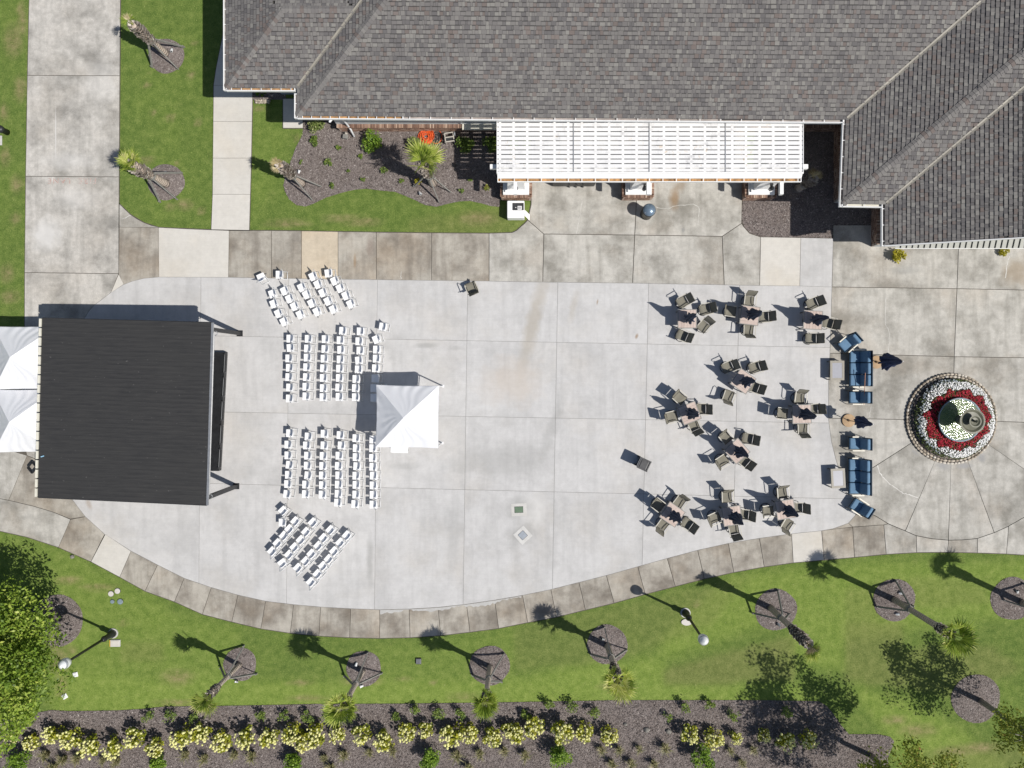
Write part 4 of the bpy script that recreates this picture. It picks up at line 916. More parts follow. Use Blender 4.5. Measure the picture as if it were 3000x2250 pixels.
# gutter on the front edge
mb = MB(); yg = YF - .20
mb.box(((XL + XR) / 2, yg - .07, ZP - .28), (XR - XL, .14, .02), 0, 1); mb.box(((XL + XR) / 2, yg - .155, ZP - .23), (XR - XL, .03, .14)); mb.box(((XL + XR) / 2, yg + .012, ZP - .23), (XR - XL, .02, .12))
for xx in (XL + .015, XR - .015): mb.box((xx, yg - .07, ZP - .23), (.03, .14, .13))
x = XL + .16
while x < XR: mb.box((x, yg - .07, ZP - .175), (.035, .138, .02)); x += .64
mb.build('gutter', [M['white'], M['debris']], pg, world=True)
mb = MB(); ybm = W(1900, 489, 3.05)[1]; mb.box(((XL + XR) / 2, ybm, 3.02), (XR - XL + .72, .21, .22)); mb.build('beam', M['white'], pg, world=True)
for ci, (xc, xo) in enumerate(((-.57, -.57), (5.64, 5.76), (11.88, 12.1))):
    col = MB(); yf = 9.33
    col.add([(xc - .46, yf, .98), (xc + .46, yf, .98), (xc + .46, yf + .92, .98), (xc - .46, yf + .92, .98), (xc - .34, yf + .12, 2.92), (xc + .34, yf + .12, 2.92), (xc + .34, yf + .8, 2.92), (xc - .34, yf + .8, 2.92)], [(0, 1, 5, 4), (1, 2, 6, 5), (2, 3, 7, 6), (3, 0, 4, 7), (4, 5, 6, 7)])
    c_ = col.build('column', M['white'], pg, world=True)
    mb = MB(); mb.box((xc, yf + .46, .93), (1.12, 1.12, .12)); mb.build('base_moulding', M['white'], c_, world=True)
    mb = MB(); mb.box((xc, yf + .46, .82), (1.32, 1.34, .12)); mb.build('base_moulding', M['white'], c_, world=True)
    bk = MB(); hw = .80
    bk.box((xc, yf + .46, .36), (1.5, 1.52, .72), 0, 1)
    for side in range(4):
        rz = side * math.pi / 2; cs, sn = round(math.cos(rz)), round(math.sin(rz))
        for i in range(19):
            t = -.72 + i * .08; bx_, by_ = (t, -.70); X = bx_ * cs - by_ * sn; Y = bx_ * sn + by_ * cs
            bk.box((xc + X, yf + .46 + Y, .735), (.057, .22, .06), rz, 0)
        for r in range(8):
            for i in range(7):
                t = -.66 + (i + .5 * (r % 2)) * .205; bx_, by_ = (t, -.758); X = bx_ * cs - by_ * sn; Y = bx_ * sn + by_ * cs
                bk.box((xc + X, yf + .46 + Y, .05 + r * .083), (.19, .02, .067), rz, 0)
    bk.build('bricks', [M['brick'], M['mortar']], c_, shade=True, world=True, kind='stuff')
    mb = MB(); mb.box((xo, 9.35, 3.0), (.165, 1.55, .24)); mb.box((xo, 9.25, 2.84), (.5 if ci else .7, .12, .16)); mb.build('outrigger_beam', M['white'], pg, world=True)
    lamp = thing('wall_lantern', ['black lantern on the white column beside the brick planting bed', 'black lantern on the middle white pergola column', 'black lantern on the white column nearest the shaded mulch'][ci], 'lantern', (xc + (.0 if ci == 0 else .12), yf - .10, 1.9), group='lanterns on the pergola columns')
    mb = MB(); mb.box((0, .10, .1), (.10, .10, .2)); mb.beam((0, .1, .18), (0, -.08, .24), .025, .025); mb.build('bracket', M['black'], lamp)
    mb = MB(); mb.lathe([(.02, .24), (.12, .14), (.12, .12), (.0, .12)], 6, (0, -.08, 0)); mb.lathe([(.10, -.14), (.0, -.16)], 6, (0, -.08, 0))
    for q in range(6): mb.tube([(.11 * math.cos(q * 1.047), -.08 + .11 * math.sin(q * 1.047), .12), (.085 * math.cos(q * 1.047), -.08 + .085 * math.sin(q * 1.047), -.14)], .010, 5)
    mb.build('lantern_cage', M['black'], lamp)
    mb = MB(); mb.lathe([(.07, -.13), (.09, .11)], 6, (0, -.08, 0)); mb.build('glass', M['label'], lamp)

# ------------------------------------------------------------------ stage with black roof
st = thing('stage', 'mobile stage with large black corrugated roof facing the white chairs', 'stage', (*W(470, 1205), ZC))
def plan(u, v, z): x, y = W(u, v, z); return Vector((x, y, z))
TL, TR, BR, BL = plan(125, 932, 3.0), plan(620, 945, 3.5), plan(605, 1480, 3.5), plan(112, 1457, 3.0)
def lerp(a, b, t): return a + (b - a) * t
NP = 20
for i in range(NP):                                     # lapped roof panels, each with two folds
    t0, t1 = i / NP, (i + 1) / NP; a, b = lerp(TL, BL, t0), lerp(TR, BR, t0); c, d_ = lerp(TL, BL, t1), lerp(TR, BR, t1)
    mb = MB(); k = 9; vv = []
    for j in range(k):
        p, q = lerp(a, c, j / (k - 1)), lerp(b, d_, j / (k - 1)); h = .012 if j % 4 == 0 else .003 * (j % 2); vv += [p + Vector((0, 0, h)), q + Vector((0, 0, h))]
    mb.add(vv, [(2 * j, 2 * j + 1, 2 * j + 3, 2 * j + 2) for j in range(k - 1)]); o_ = Vector((0, 0, -.14))
    mb.add([a + o_, b + o_, d_ + o_, c + o_], [(3, 2, 1, 0)])
    mb.build('roof_panel', M['blackroof'], st, world=True)
mb = MB()
for p, q in ((TL, TR), (BL, BR), (TR, BR), (TL, BL)): mb.beam(p + Vector((0, 0, -.09)), q + Vector((0, 0, -.09)), .06, .18)
mb.build('roof_frame', M['black'], st, world=True)
mb = MB(); ex = (TR - TL).normalized(); mb.beam(TR + ex * .05, BR + ex * .05, .10, .06); mb.build('front_trim', M['galv'], st, world=True)
nseg = 19; back = -ex
for i in range(nseg):
    p, q = lerp(TL, BL, i / nseg) + back * .07, lerp(TL, BL, (i + 1) / nseg) + back * .07; dd = (q - p).normalized()
    mb = MB(); mb.beam(p + dd * .03, q - dd * .03, .05, .10); mb.beam(p + dd * .03 + back * .065, q - dd * .03 + back * .065, .05, .06); mb.build('edge_rail', M['cream'], st, world=True)
mb = MB(); mb.beam(TL + back * .05 + Vector((0, 0, -.06)), BL + back * .05 + Vector((0, 0, -.06)), .16, .03); mb.build('back_trim', M['black'], st, world=True)
b0, b1 = plan(627, 976, 3.3), plan(612, 1455, 3.3)
mb = MB(); mb.tube([b0, b1], .035, 8)
for t in (0, 1): c = lerp(b0, b1, t); mb.tube([c + Vector((.10 * math.cos(a) + .06, .10 * math.sin(a), 0)) for a in np.linspace(0, 6.0, 14)], .02, 6)
for t in (.07, .22, .48, .73): c = lerp(b0, b1, t); mb.beam(c, c - ex * .22, .03, .03)
mb.build('lighting_bar', M['galv'], st, world=True)
for u_, v_, tp in ((704, 977, TR), (694, 1424, BR), (236, 975, TL), (226, 1410, BL)):
    x, y = W(u_, v_); mb = MB(); mb.beam((x, y, ZC), (x, y, tp.z - .1), .18, .18); mb.build('post', M['black'], st, world=True)
    mb = MB(); mb.box((x, y, ZC + .02), (.30, .30, .04)); mb.build('foot_plate', M['black'], st, world=True)
D = [plan(660, 1032, .42), plan(641, 1380, .42), plan(260, 1378, .42), plan(262, 1030, .42)]
mb = MB(); mb.prism(ccw([(p.x, p.y) for p in D]), ZC + .06, .42); mb.build('deck', M['blackcover'], st, world=True)
LB = []
for i in range(5):
    p, q = lerp(D[0], D[1], i / 5 + .015), lerp(D[0], D[1], (i + 1) / 5 - .03); off = ex * .06
    lb = thing('light_bar', f'slim black and silver stage light bar on the deck edge, {ORD[i+1]} from the top', 'light bar', (*(((p + q) / 2).xy), .42), group='light bars along the stage front')
    o_ = lb.location; mb = MB(); mb.beam(p + off * 1.2 + Vector((0, 0, .06)) - o_, q + off * 1.2 + Vector((0, 0, .06)) - o_, .05, .06); mb.build('housing', M['black'], lb)
    mb = MB(); mb.beam(p + off * .45 + Vector((0, 0, .08)) - o_, q + off * .45 + Vector((0, 0, .08)) - o_, .035, .03); mb.build('lens_strip', M['galv'], lb)
    for e in (p, q): mb = MB(); mb.box(e + off + Vector((0, 0, .055)) - o_, (.14, .07, .11)); mb.build('end_bracket', M['greyplastic'], lb)
mb = MB(); x, y = W(119, 1337, 3.05); mb.box((x + .1, y, 3.07), (.16, .05, .02), .3); mb.build('strap', M['bluerope'], st, world=True)
mb = MB(); c = [W(93, 1368), W(106, 1352), W(120, 1368), W(106, 1384)]
for i in range(4): mb.beam((*c[i], .3), (*c[(i + 1) % 4], .3), .06, .08)
mb.build('hitch', M['black'], st, world=True)

# ------------------------------------------------------------------ canopy tents
def tent(name_label, x, y, size, zc, za, rz, seed, group, legs=True):
    q = random.Random(seed); t = thing('canopy_tent', name_label, 'tent', (x, y, ZC), rz, group); h = size / 2; zc -= ZC; za -= ZC
    n = 26; mb = MB(); vv = {}; P = []
    def zf(a, b):                                          # pyramid with sagging panels and wrinkles
        m = max(abs(a), abs(b)); base = zc + (za - zc) * (1 - m) ** 1.05
        dd = abs(abs(a) - abs(b)); sag = .10 * math.sin(min(1, dd * 1.4) * math.pi / 2) * m * (1 - m * .55)
        ang = math.atan2(b, a)
        wr = .012 * m * math.sin(17 * ang + 3 * math.sin(5 * m + seed)) + .007 * math.sin(23 * a + 9 * b + seed) * m * (1 - m)
        return base - sag + wr
    k = 2 * n + 1
    for i in range(k):
        for j in range(k):
            a, b = (i - n) / n, (j - n) / n; bow = .03 * (1 - min(1, abs(b)) ** 2) if abs(a) > .98 else 0; bow2 = .03 * (1 - min(1, abs(a)) ** 2) if abs(b) > .98 else 0
            P.append((a * (h - bow), b * (h - bow2), zf(a, b)))
    F = []
    for i in range(k - 1):
        for j in range(k - 1):
            A, B, C, D_ = i * k + j, (i + 1) * k + j, (i + 1) * k + j + 1, i * k + j + 1
            F += [(A, B, C), (A, C, D_)] if (i - n + .5) * (j - n + .5) > 0 else [(A, B, D_), (B, C, D_)]
    mb.add(P, F)
    per = [(i, 0) for i in range(k)] + [(k - 1, j) for j in range(1, k)] + [(i, k - 1) for i in range(k - 2, -1, -1)] + [(0, j) for j in range(k - 2, 0, -1)]
    vt = [P[i * k + j] for i, j in per]; m = len(vt); vb = [(p[0] * 1.004, p[1] * 1.004, p[2] - .24 + q.uniform(-.01, .01)) for p in vt]
    mb.add(vt + vb, [(i, m + i, m + (i + 1) % m, (i + 1) % m) for i in range(m)])
    mb.build('canopy', M['canopy'], t)
    for sx in (-1, 1):
        for sy in (-1, 1):
            mb = MB(); mb.box((sx * (h - .05), sy * (h - .05), zc / 2), (.05, .05, zc)); mb.box((sx * (h - .05), sy * (h - .05), .01), (.14, .14, .02)); mb.build('leg', M['whitemetal'], t)
    mb = MB()
    for s0 in range(4):
        a = [(-1, -1), (1, -1), (1, 1), (-1, 1)]; p, r = a[s0], a[(s0 + 1) % 4]
        mb.beam((p[0] * (h - .06), p[1] * (h - .06), zc - .12), (r[0] * (h - .06), r[1] * (h - .06), zc - .45), .025, .025); mb.beam((p[0] * (h - .06), p[1] * (h - .06), zc - .45), (r[0] * (h - .06), r[1] * (h - .06), zc - .12), .025, .025)
    mb.build('truss', M['whitemetal'], t); return t
G = 'white pop up canopy tents'
tent('white canopy tent standing among the chair rows in the middle of the plaza', *W(1213.5, 1213), 3.05, 2.22, 3.25, R(-.8), 1, G)
tent('white canopy tent behind the stage, the one nearer the building', *W(160, 1051), 3.08, 2.2, 3.2, R(.5), 2, G)
tent('white canopy tent behind the stage, the one nearer the big leafy tree', *W(158, 1225), 3.08, 2.2, 3.2, R(.5), 4, G)
x, y = W(1170.5, 1327, .74)
tb = thing('folding_table', 'white folding table poking out below the plaza canopy tent', 'table', (x, y + .40, ZC), R(-2))
mb = MB(); mb.rbox((0, .0, .70), (.88, .78, .045), .02); mb.build('tabletop', M['whiteplastic'], tb)
for sx in (-1, 1):
    for sy in (-1, 1): mb = MB(); mb.tube([(sx * .36, sy * .3, .68), (sx * .38, sy * .32, 0)], .014, 6); mb.build('leg', M['galv'], tb)

# ------------------------------------------------------------------ white folding chairs (built facing +x)
ch = thing('folding_chair', 'x', 'chair')
mb = MB(); mb.rbox((.015, 0, .445), (.37, .40, .03), .014, 2, 0, R(3)); mb.build('seat', M['whiteplastic'], ch)
mb = MB(); vv = []
for i in range(7):
    y = -.20 + .4 * i / 6; bow = .035 * (1 - (y / .2) ** 2)
    for x, z in ((-.205 - bow, .63), (-.245 - bow, .80), (-.257 - bow, .80), (-.217 - bow, .63)): vv.append((x, y, z))
mb.add(vv, [(4 * i + k, 4 * i + 4 + k, 4 * i + 4 + (k + 1) % 4, 4 * i + (k + 1) % 4) for i in range(6) for k in range(4)] + [(3, 2, 1, 0), (24, 25, 26, 27)]); mb.build('backrest', M['chairplastic'], ch)
mb = MB()
for s in (-1, 1): mb.tube([(.22, s * .215, 0), (-.03, s * .215, .40), (-.25, s * .215, .82)], .013, 6)
mb.tube([(.15, -.21, .11), (.15, .21, .11)], .011, 5); mb.tube([(-.25, -.215, .815), (-.275, 0, .825), (-.25, .215, .815)], .012, 5); mb.build('front_frame', M['whitemetal'], ch, smooth=True)
mb = MB()
for s in (-1, 1): mb.tube([(.10, s * .185, .42), (-.30, s * .195, 0)], .013, 6)
mb.tube([(-.265, -.19, .04), (-.265, .19, .04)], .016, 5); mb.tube([(-.12, -.19, .19), (-.12, .19, .19)], .011, 5); mb.build('rear_frame', M['whitemetal'], ch, smooth=True)
freeze(ch)
first = [True]
def place(proto, u, v, ang, z, anchor, label, group, flag):
    a = R(ang); X, Y = W(u, v, z + ZC); X -= anchor * math.cos(a); Y -= anchor * math.sin(a)
    if flag[0]:
        flag[0] = False; proto.location = (X, Y, ZC); proto.rotation_euler = (0, 0, a); proto['label'] = label; proto['group'] = group; return proto
    return dup(proto, (X, Y, ZC), a, label, group)
GC = 'white folding chairs facing the stage'
def chairs(origin, s, cols, ang, block, jitter=2.5, special={}):
    for ci, col in enumerate(cols):
        for k, (x, y) in enumerate(col):
            a = special.get((ci, k), ang + random.uniform(-jitter, jitter))
            place(ch, origin[0] + x / s, origin[1] + y / s, a, .45, .05, f'white folding chair, {ORD[k+1]} down in {ORD[ci+1]} row from the stage, {block}', GC, first)
chairs((730, 760), 6.506, [[(430, 660), (455, 850), (545, 1035), (650, 1190)], [(660, 605), (755, 755), (850, 900), (960, 1055)], [(985, 540), (1080, 675), (1180, 840), (1280, 1000)],
       [(1200, 330), (1295, 480), (1390, 640), (1490, 800), (1590, 955)], [(1495, 265), (1615, 415), (1720, 555), (1830, 695), (1920, 855)]], 206, 'slanted block by upper walkway', 2, {(4, 0): 188, (0, 0): 200, (0, 1): 202})
place(ch, 730 + 220 / 6.506, 760 + 325 / 6.506, 114, .45, .05, 'lone white folding chair turned away, left of all chairs by the upper walkway', GC, first)
place(ch, 730 + 560 / 6.506, 760 + 290 / 6.506, 180, .45, .05, 'white folding chair standing alone on the upper walkway above the slanted block', GC, first)
chairs((810, 930), 6.38, [[(240, 395), (245, 570), (220, 765), (230, 940), (220, 1115), (235, 1310), (230, 1515)], [(583, 400), (570, 580), (565, 750), (555, 930), (550, 1115), (540, 1295), (540, 1475)],
       [(900, 405), (895, 590), (880, 770), (870, 950), (865, 1130), (865, 1320), (860, 1490)], [(1225, 250), (1180, 425), (1190, 605), (1180, 785), (1170, 955), (1165, 1130), (1155, 1310), (1160, 1485)],
       [(1555, 260), (1530, 445), (1550, 620), (1525, 805), (1520, 970), (1475, 1150), (1465, 1320), (1465, 1490)], [(1855, 415), (1860, 600), (1855, 770), (1840, 950), (1830, 1140), (1810, 1320), (1810, 1500)]], 179, 'straight block above aisle', 1.5, {(0, 1): 184, (4, 3): 186, (5, 0): 203, (3, 0): 177})
place(ch, 810 + 1972 / 6.38, 930 + 172 / 6.38, 172, .45, .05, 'white folding chair set apart beyond the back corner of the upper straight block', GC, first)
chairs((810, 1230), 6.144, [[(225, 240), (195, 445), (195, 640), (220, 810), (205, 990), (190, 1155), (175, 1335)], [(560, 300), (530, 460), (550, 645), (545, 825), (555, 1000), (515, 1165), (510, 1335)],
       [(848, 250), (845, 460), (830, 650), (823, 830), (818, 1000), (818, 1175), (812, 1345)], [(1135, 275), (1155, 460), (1115, 645), (1105, 830), (1112, 1000), (1105, 1165), (1100, 1330), (1090, 1490)],
       [(1420, 330), (1428, 510), (1425, 670), (1435, 835), (1420, 1005), (1422, 1170), (1418, 1345), (1400, 1515)], [(1725, 355), (1722, 510), (1720, 685), (1725, 845), (1733, 1005), (1730, 1180), (1730, 1350), (1727, 1525)]], 178.5, 'straight block below aisle', 1.5, {(0, 3): 173, (0, 6): 173, (1, 4): 174})
chairs((760, 1460), 5.927, [[(615, 390), (510, 525), (415, 640), (305, 770), (210, 910)], [(920, 410), (800, 575), (710, 715), (600, 840), (505, 970), (390, 1115)], [(1225, 540), (1105, 680), (1015, 815), (895, 955), (795, 1080), (660, 1200)],
       [(1510, 635), (1395, 760), (1290, 910), (1195, 1045), (1095, 1165), (1000, 1305), (885, 1445)]], 137, 'slanted block by curved walkway', 2, {(1, 5): 127})
place(ch, 760 + 400 / 5.927, 1460 + 205 / 5.927, 133, .45, .05, 'white folding chair alone at the top left of the lower slanted block', GC, first)
place(ch, 760 + 385 / 5.927, 1460 + 420 / 5.927, 180, .45, .05, 'white folding chair facing straight left, squeezed in beside the lower slanted block', GC, first)

# ------------------------------------------------------------------ bronze swivel patio chairs, square tables, closed umbrellas
pc = thing('patio_chair', 'x', 'chair')
mb = MB(); vv = []; n = 6
prof = [(.27, .395), (.22, .425), (.10, .415), (-.05, .40), (-.18, .40), (-.24, .44)]
for x, z in prof:
    for k in range(5): y = -.235 + .47 * k / 4; vv.append((x, y, z - .015 * (1 - (y / .235) ** 2)))
mb.add(vv, [(5 * i + k, 5 * i + k + 1, 5 * i + k + 6, 5 * i + k + 5) for i in range(5) for k in range(4)]); mb.build('seat', M['sling'], pc, smooth=True)
mb = MB(); vv = []
for x, z in [(-.245, .45), (-.275, .56), (-.32, .72), (-.385, .88), (-.43, .965), (-.455, .975)]:
    for k in range(5): y = -.235 + .47 * k / 4; vv.append((x - .012 * (1 - (y / .235) ** 2), y, z))
mb.add(vv, [(5 * i + k, 5 * i + k + 1, 5 * i + k + 6, 5 * i + k + 5) for i in range(5) for k in range(4)]); mb.build('backrest', M['sling'], pc, smooth=True)
mb = MB()
for s in (-1, 1): mb.tube([(.28, s * .245, .385), (.20, s * .245, .425), (-.2, s * .245, .40), (-.25, s * .245, .45), (-.32, s * .245, .72), (-.44, s * .245, .975)], .017, 6)
mb.tube([(-.44, -.245, .975), (-.45, .245, .975)], .017, 6); mb.tube([(.28, -.245, .385), (.28, .245, .385)], .015, 6); mb.tube([(-.255, -.245, .5), (-.255, .245, .5)], .012, 6); mb.build('side_frame', M['frame'], pc, smooth=True)
for s in (-1, 1):
    mb = MB(); mb.tube([(-.30, s * .285, .665), (-.05, s * .295, .655), (.17, s * .29, .635), (.235, s * .28, .60), (.22, s * .265, .5), (.12, s * .25, .40)], .016, 6); mb.beam((-.33, s * .287, .675), (.19, s * .292, .648), .042, .016); mb.build('arm', M['armlight'], pc, smooth=False)
mb = MB(); mb.tube([(.29 * math.cos(a), .29 * math.sin(a), .016) for a in np.linspace(0, 6.283, 28)[:-1]], .016, 6, closed=True); mb.tube([(0, 0, .03), (0, 0, .36)], .04, 8)
for a in range(4): mb.beam((0, 0, .06), (.28 * math.cos(a * 1.571 + .78), .28 * math.sin(a * 1.571 + .78), .02), .03, .025)
mb.box((0, 0, .37), (.34, .3, .03)); mb.build('swivel_base', M['black'], pc, smooth=False)
freeze(pc)
pt_ = thing('patio_table', 'x', 'table')
for i in range(6):
    mb = MB(); mb.box((0, -.385 + i * .154, .705), (.90, .147, .025)); 
    o = mb.build('plank', M['plank'], pt_)
mb = MB()
for s in (-1, 1): mb.box((s * .468, 0, .70), (.036, .972, .05)); mb.box((0, s * .468, .70), (.90, .036, .05))
mb.build('top_frame', M['tableframe'], pt_)
for sx in (-1, 1):
    for sy in (-1, 1): mb = MB(); mb.beam((sx * .40, sy * .40, .68), (sx * .40, sy * .40, 0), .05, .05); mb.build('leg', M['frame'], pt_)
freeze(pt_)
def umbrella_parts(root, seed, z0, z1, rmax, mat, base=None, lean=(0, 0)):
    q = random.Random(seed); ph = [q.uniform(0, 6.28) for _ in range(4)]
    mb = MB(); mb.tube([(0, 0, .02), (lean[0], lean[1], z1 + .05)], .02, 8); mb.build('pole', M['black'], root)
    prof = []; n = 20
    for i in range(n + 1):
        t = i / n; z = z0 + (z1 - z0) * t
        r = rmax * (1 - t) ** .7 * (1 + .12 * math.sin(9 * t)) + .035 * (1 - t) + .012
        prof.append((max(r, .012), z))
    def fr(a, z):
        t = (z - z0) / (z1 - z0); f = 1 + (.36 - .12 * t) * math.sin(8 * a + ph[0] + 2.5 * t) + .15 * math.sin(3 * a + ph[1] + 4 * t) + .12 * math.sin(13 * a + 9 * t + ph[2])
        return max(.35, f)
    mb = MB(); k = 48; vv = []
    for i, (r, z) in enumerate(prof):
        t = i / n; cx, cy = lean[0] * t + .02 * math.sin(7 * t + ph[3]), lean[1] * t + .02 * math.cos(5 * t + ph[3])
        for j in range(k):
            a = 6.28318 * j / k; w = r * fr(a, z); zz = z + (.10 * math.sin(8 * a + ph[0]) + .05 * math.sin(5 * a + ph[1])) * max(0, 1 - 5 * t)
            vv.append((cx + w * math.cos(a), cy + w * math.sin(a), zz))
    mb.add(vv, [(i * k + j, i * k + (j + 1) % k, (i + 1) * k + (j + 1) % k, (i + 1) * k + j) for i in range(n) for j in range(k)]); mb.build('closed_canopy', mat, root, smooth=True)
    mb = MB(); mb.blob((lean[0], lean[1], z1 + .06), .03, 1, 0); mb.build('finial', M['label'], root)
    mb = MB(); mb.lathe([(.27 if not base else .335, 0), (.27 if not base else .335, .05 if not base else .09), (.06, .09 if not base else .11), (.05, .3 if not base else .22), (0, .3 if not base else .22)], 28); mb.build('base', base or M['black'], root, smooth=False)
TABLES = {
 'A': (2013.5, 934, 0, 'in the top left corner of the table group', [(1900 + 770 / 7.9, 830 + 440 / 7.9, 209), (1900 + 1285 / 7.9, 830 + 610 / 7.9, 193), (1900 + 1260 / 7.9, 830 + 1010 / 7.9, 230), (1900 + 760 / 7.9, 830 + 1200 / 7.9, 157)], ['upper left side', 'right side', 'lower right corner', 'lower left side']),
 'B': (2197, 924, -7.3, 'in the middle of the top row of tables', [(2194, 884, 264), (1900 + 1920 / 7.9, 830 + 650 / 7.9, -8.5), (2180 + 430 / 7.9, 830 + 780 / 7.9, 184), (2180 + 100 / 7.9, 830 + 1050 / 7.9, 86)], ['top side', 'left side', 'right side', 'bottom side']),
 'C': (2382, 937.6, -3.3, 'at the right end of the top row, near the blue armchair', [(2377.5, 891, 203), (2423, 946, 164), (2374, 992, 180)], ['top side', 'right side', 'bottom side']),
 'D': (2178, 1117, -34.7, 'in the second row, turned diagonally, above the middle', [(2060 + 550 / 7.9, 1020 + 450 / 7.9, 204), (2060 + 1170 / 7.9, 1020 + 460 / 7.9, 198), (2060 + 1150 / 7.9, 1020 + 890 / 7.9, 159), (2060 + 590 / 7.9, 1020 + 1080 / 7.9, 70)], ['upper left side', 'upper right side', 'lower right side', 'lower left side']),
 'E': (2020, 1210.6, 21.3, 'at the far left of the middle, tilted a little', [(1900 + 740 / 7.9, 1110 + 460 / 7.9, -42), (1900 + 1190 / 7.9, 1110 + 700 / 7.9, 180), (1900 + 560 / 7.9, 1110 + 870 / 7.9, 14), (1900 + 1040 / 7.9, 1110 + 1060 / 7.9, 113.5)], ['upper left side', 'right side', 'lower left side', 'bottom side']),
 'F': (2159.5, 1321.8, -48.3, 'near the lower middle, turned like a diamond', [(2040 + 690 / 7.9, 1220 + 510 / 7.9, -51), (2040 + 1170 / 7.9, 1220 + 510 / 7.9, 170), (2040 + 620 / 7.9, 1220 + 1010 / 7.9, 32), (2040 + 1090 / 7.9, 1220 + 1010 / 7.9, 139.5)], ['upper left side', 'upper right side', 'lower left side', 'lower right side']),
 'G': (2349.5, 1213.3, 1.5, 'beside the free standing umbrella and blue seats', [(2220 + 960 / 7.9, 1110 + 470 / 7.9, 264), (2220 + 590 / 7.9, 1110 + 800 / 7.9, -5), (2220 + 1250 / 7.9, 1110 + 710 / 7.9, 186.5), (2220 + 1030 / 7.9, 1110 + 1120 / 7.9, 90)], ['top side', 'left side', 'right side', 'bottom side']),
 'H': (1970, 1507.6, -34.8, 'in the bottom left corner of the table group', [(1860 + 560 / 7.9, 1400 + 640 / 7.9, -37.3), (1860 + 1010 / 7.9, 1400 + 580 / 7.9, 234), (1860 + 660 / 7.9, 1400 + 1060 / 7.9, 53), (1860 + 1190 / 7.9, 1400 + 1040 / 7.9, 145)], ['upper left side', 'upper right side', 'lower left side', 'lower right side']),
 'I': (2145, 1511.5, 8.7, 'in the middle of the bottom row of tables', [(2129, 1459, 273), (2096, 1515, 23.4), (2176, 1507, 174.6), (2149, 1548, 101.3)], ['top side', 'left side', 'right side', 'bottom side']),
 'J': (2301.6, 1492.8, 8.9, 'at the right end of the bottom row of tables', [(2130 + 1270 / 7.9, 1400 + 370 / 7.9, 276), (2130 + 970 / 7.9, 1400 + 750 / 7.9, 6.8), (2130 + 1610 / 7.9, 1400 + 690 / 7.9, 181), (2130 + 1400 / 7.9, 1400 + 1050 / 7.9, 57.7)], ['top side', 'left side', 'right side', 'bottom side'])}
f1, f2 = [True], [True]
SHORT = {'A': 'top left table', 'B': 'top middle table', 'C': 'top right table', 'D': 'diagonal upper middle table', 'E': 'leftmost tilted middle table', 'F': 'diamond turned lower middle table', 'G': 'table beside the lone tan umbrella base', 'H': 'bottom left table', 'I': 'bottom middle table', 'J': 'bottom right table'}
for k, (key, (u, v, ang, where, cs_, sides)) in enumerate(TABLES.items()):
    place(pt_, u, v, ang + (90 if key in 'ACGIJ' else 0), .72, 0, f'square pinkish plank table {where}', 'square plank tables on the plaza', f2)
    for (cu, cv_, ca), sd_ in zip(cs_, sides):
        place(pc, cu, cv_, ca, .42, .05, f'bronze patio chair on the {sd_} of the {SHORT[key]}', 'bronze patio chairs round the tables', f1)
    X, Y = W(u, v, .77); um = thing('patio_umbrella', f'closed navy umbrella in the {SHORT[key]}', 'umbrella', (X, Y, ZC), random.uniform(0, 6), 'closed navy umbrellas')
    lx = {'I': .12, 'J': .08, 'H': .06}.get(key, .0)
    umbrella_parts(um, k + 1, 1.0, 2.58 + random.uniform(-.05, .1), .185, M['navy'], None, (random.uniform(-.03, .03) + lx * .5, random.uniform(-.03, .03)))
place(pc, 1380.5, 840, 113, .42, .05, 'bronze patio chair standing alone near the upper walkway, away from every table', 'bronze patio chairs round the tables', f1)
for (u, v, lab, sd) in ((2567, 1061, 'navy closed umbrella on a round tan base behind the upper blue sofa', 31), (2486, 1232, 'navy closed umbrella on a round tan base between the two middle blue armchairs', 37)):
    X, Y = W(u, v, .1); um = thing('patio_umbrella', lab, 'umbrella', (X, Y, ZC), 0, 'closed navy umbrellas'); umbrella_parts(um, sd, 1.0 if sd == 31 else 1.25, 2.62, .27 if sd == 31 else .2, M['navy2'], M['tanbase'])

# ------------------------------------------------------------------ blue lounge seats
def lounge(name, nseat, label, cat, u, v, ang, group=None):
    X, Y = W(u, v, .45 + ZC); a = R(ang); w = .60 * nseat; X -= .06 * math.cos(a); Y -= .06 * math.sin(a)
    t = thing(name, label, cat, (X, Y, ZC), a, group)
    for i in range(nseat):
        y = -w / 2 + .30 + i * .60
        mb = MB(); mb.rbox((.05, y, .385), (.60, .57, .16), .055, 3, puff=.03); mb.build('seat_cushion', M['blue'], t, smooth=True)
        mb = MB(); mb.rbox((-.29, y, .72), (.20, .57, .60), .08, 3, 0, R(-17)); mb.build('back_cushion', M['blue'], t, smooth=True)
    mb = MB(); mb.box((.02, 0, .285), (.66, w + .04, .05)); mb.build('seat_frame', M['darkblue'], t)
    mb = MB(); mb.rbox((-.43, 0, .655), (.05, w + .02, .70), .02, 2, 0, R(-17)); mb.build('back_panel', M['darkblue'], t)
    for s in (-1, 1):
        y = s * (w / 2 + .05); mb = MB(); mb.rbox((-.02, y, .605), (.62, .065, .03), .012, 2); mb.build('arm_rest', M['creamarm'], t)
        mb = MB(); mb.tube([(.29, y, .60), (.33, y, .3), (.36, y, 0)], .018, 6); mb.build('leg', M['frame'], t); mb = MB(); mb.tube([(-.28, y, .60), (-.33, y, .3), (-.38, y, 0)], .018, 6); mb.build('leg', M['frame'], t)
    mb = MB(); mb.tube([(.355, -w / 2, .28), (.355, w / 2, .28)], .015, 6)
    for i in range(1, nseat): mb.tube([(.36, -w / 2 + i * .6, .28), (.41, -w / 2 + i * .6, .27)], .012, 5)
    mb.build('front_rail', M['frame'], t)
    return t
GA = 'blue cushioned armchairs'; GS = 'blue cushioned three seat sofas'
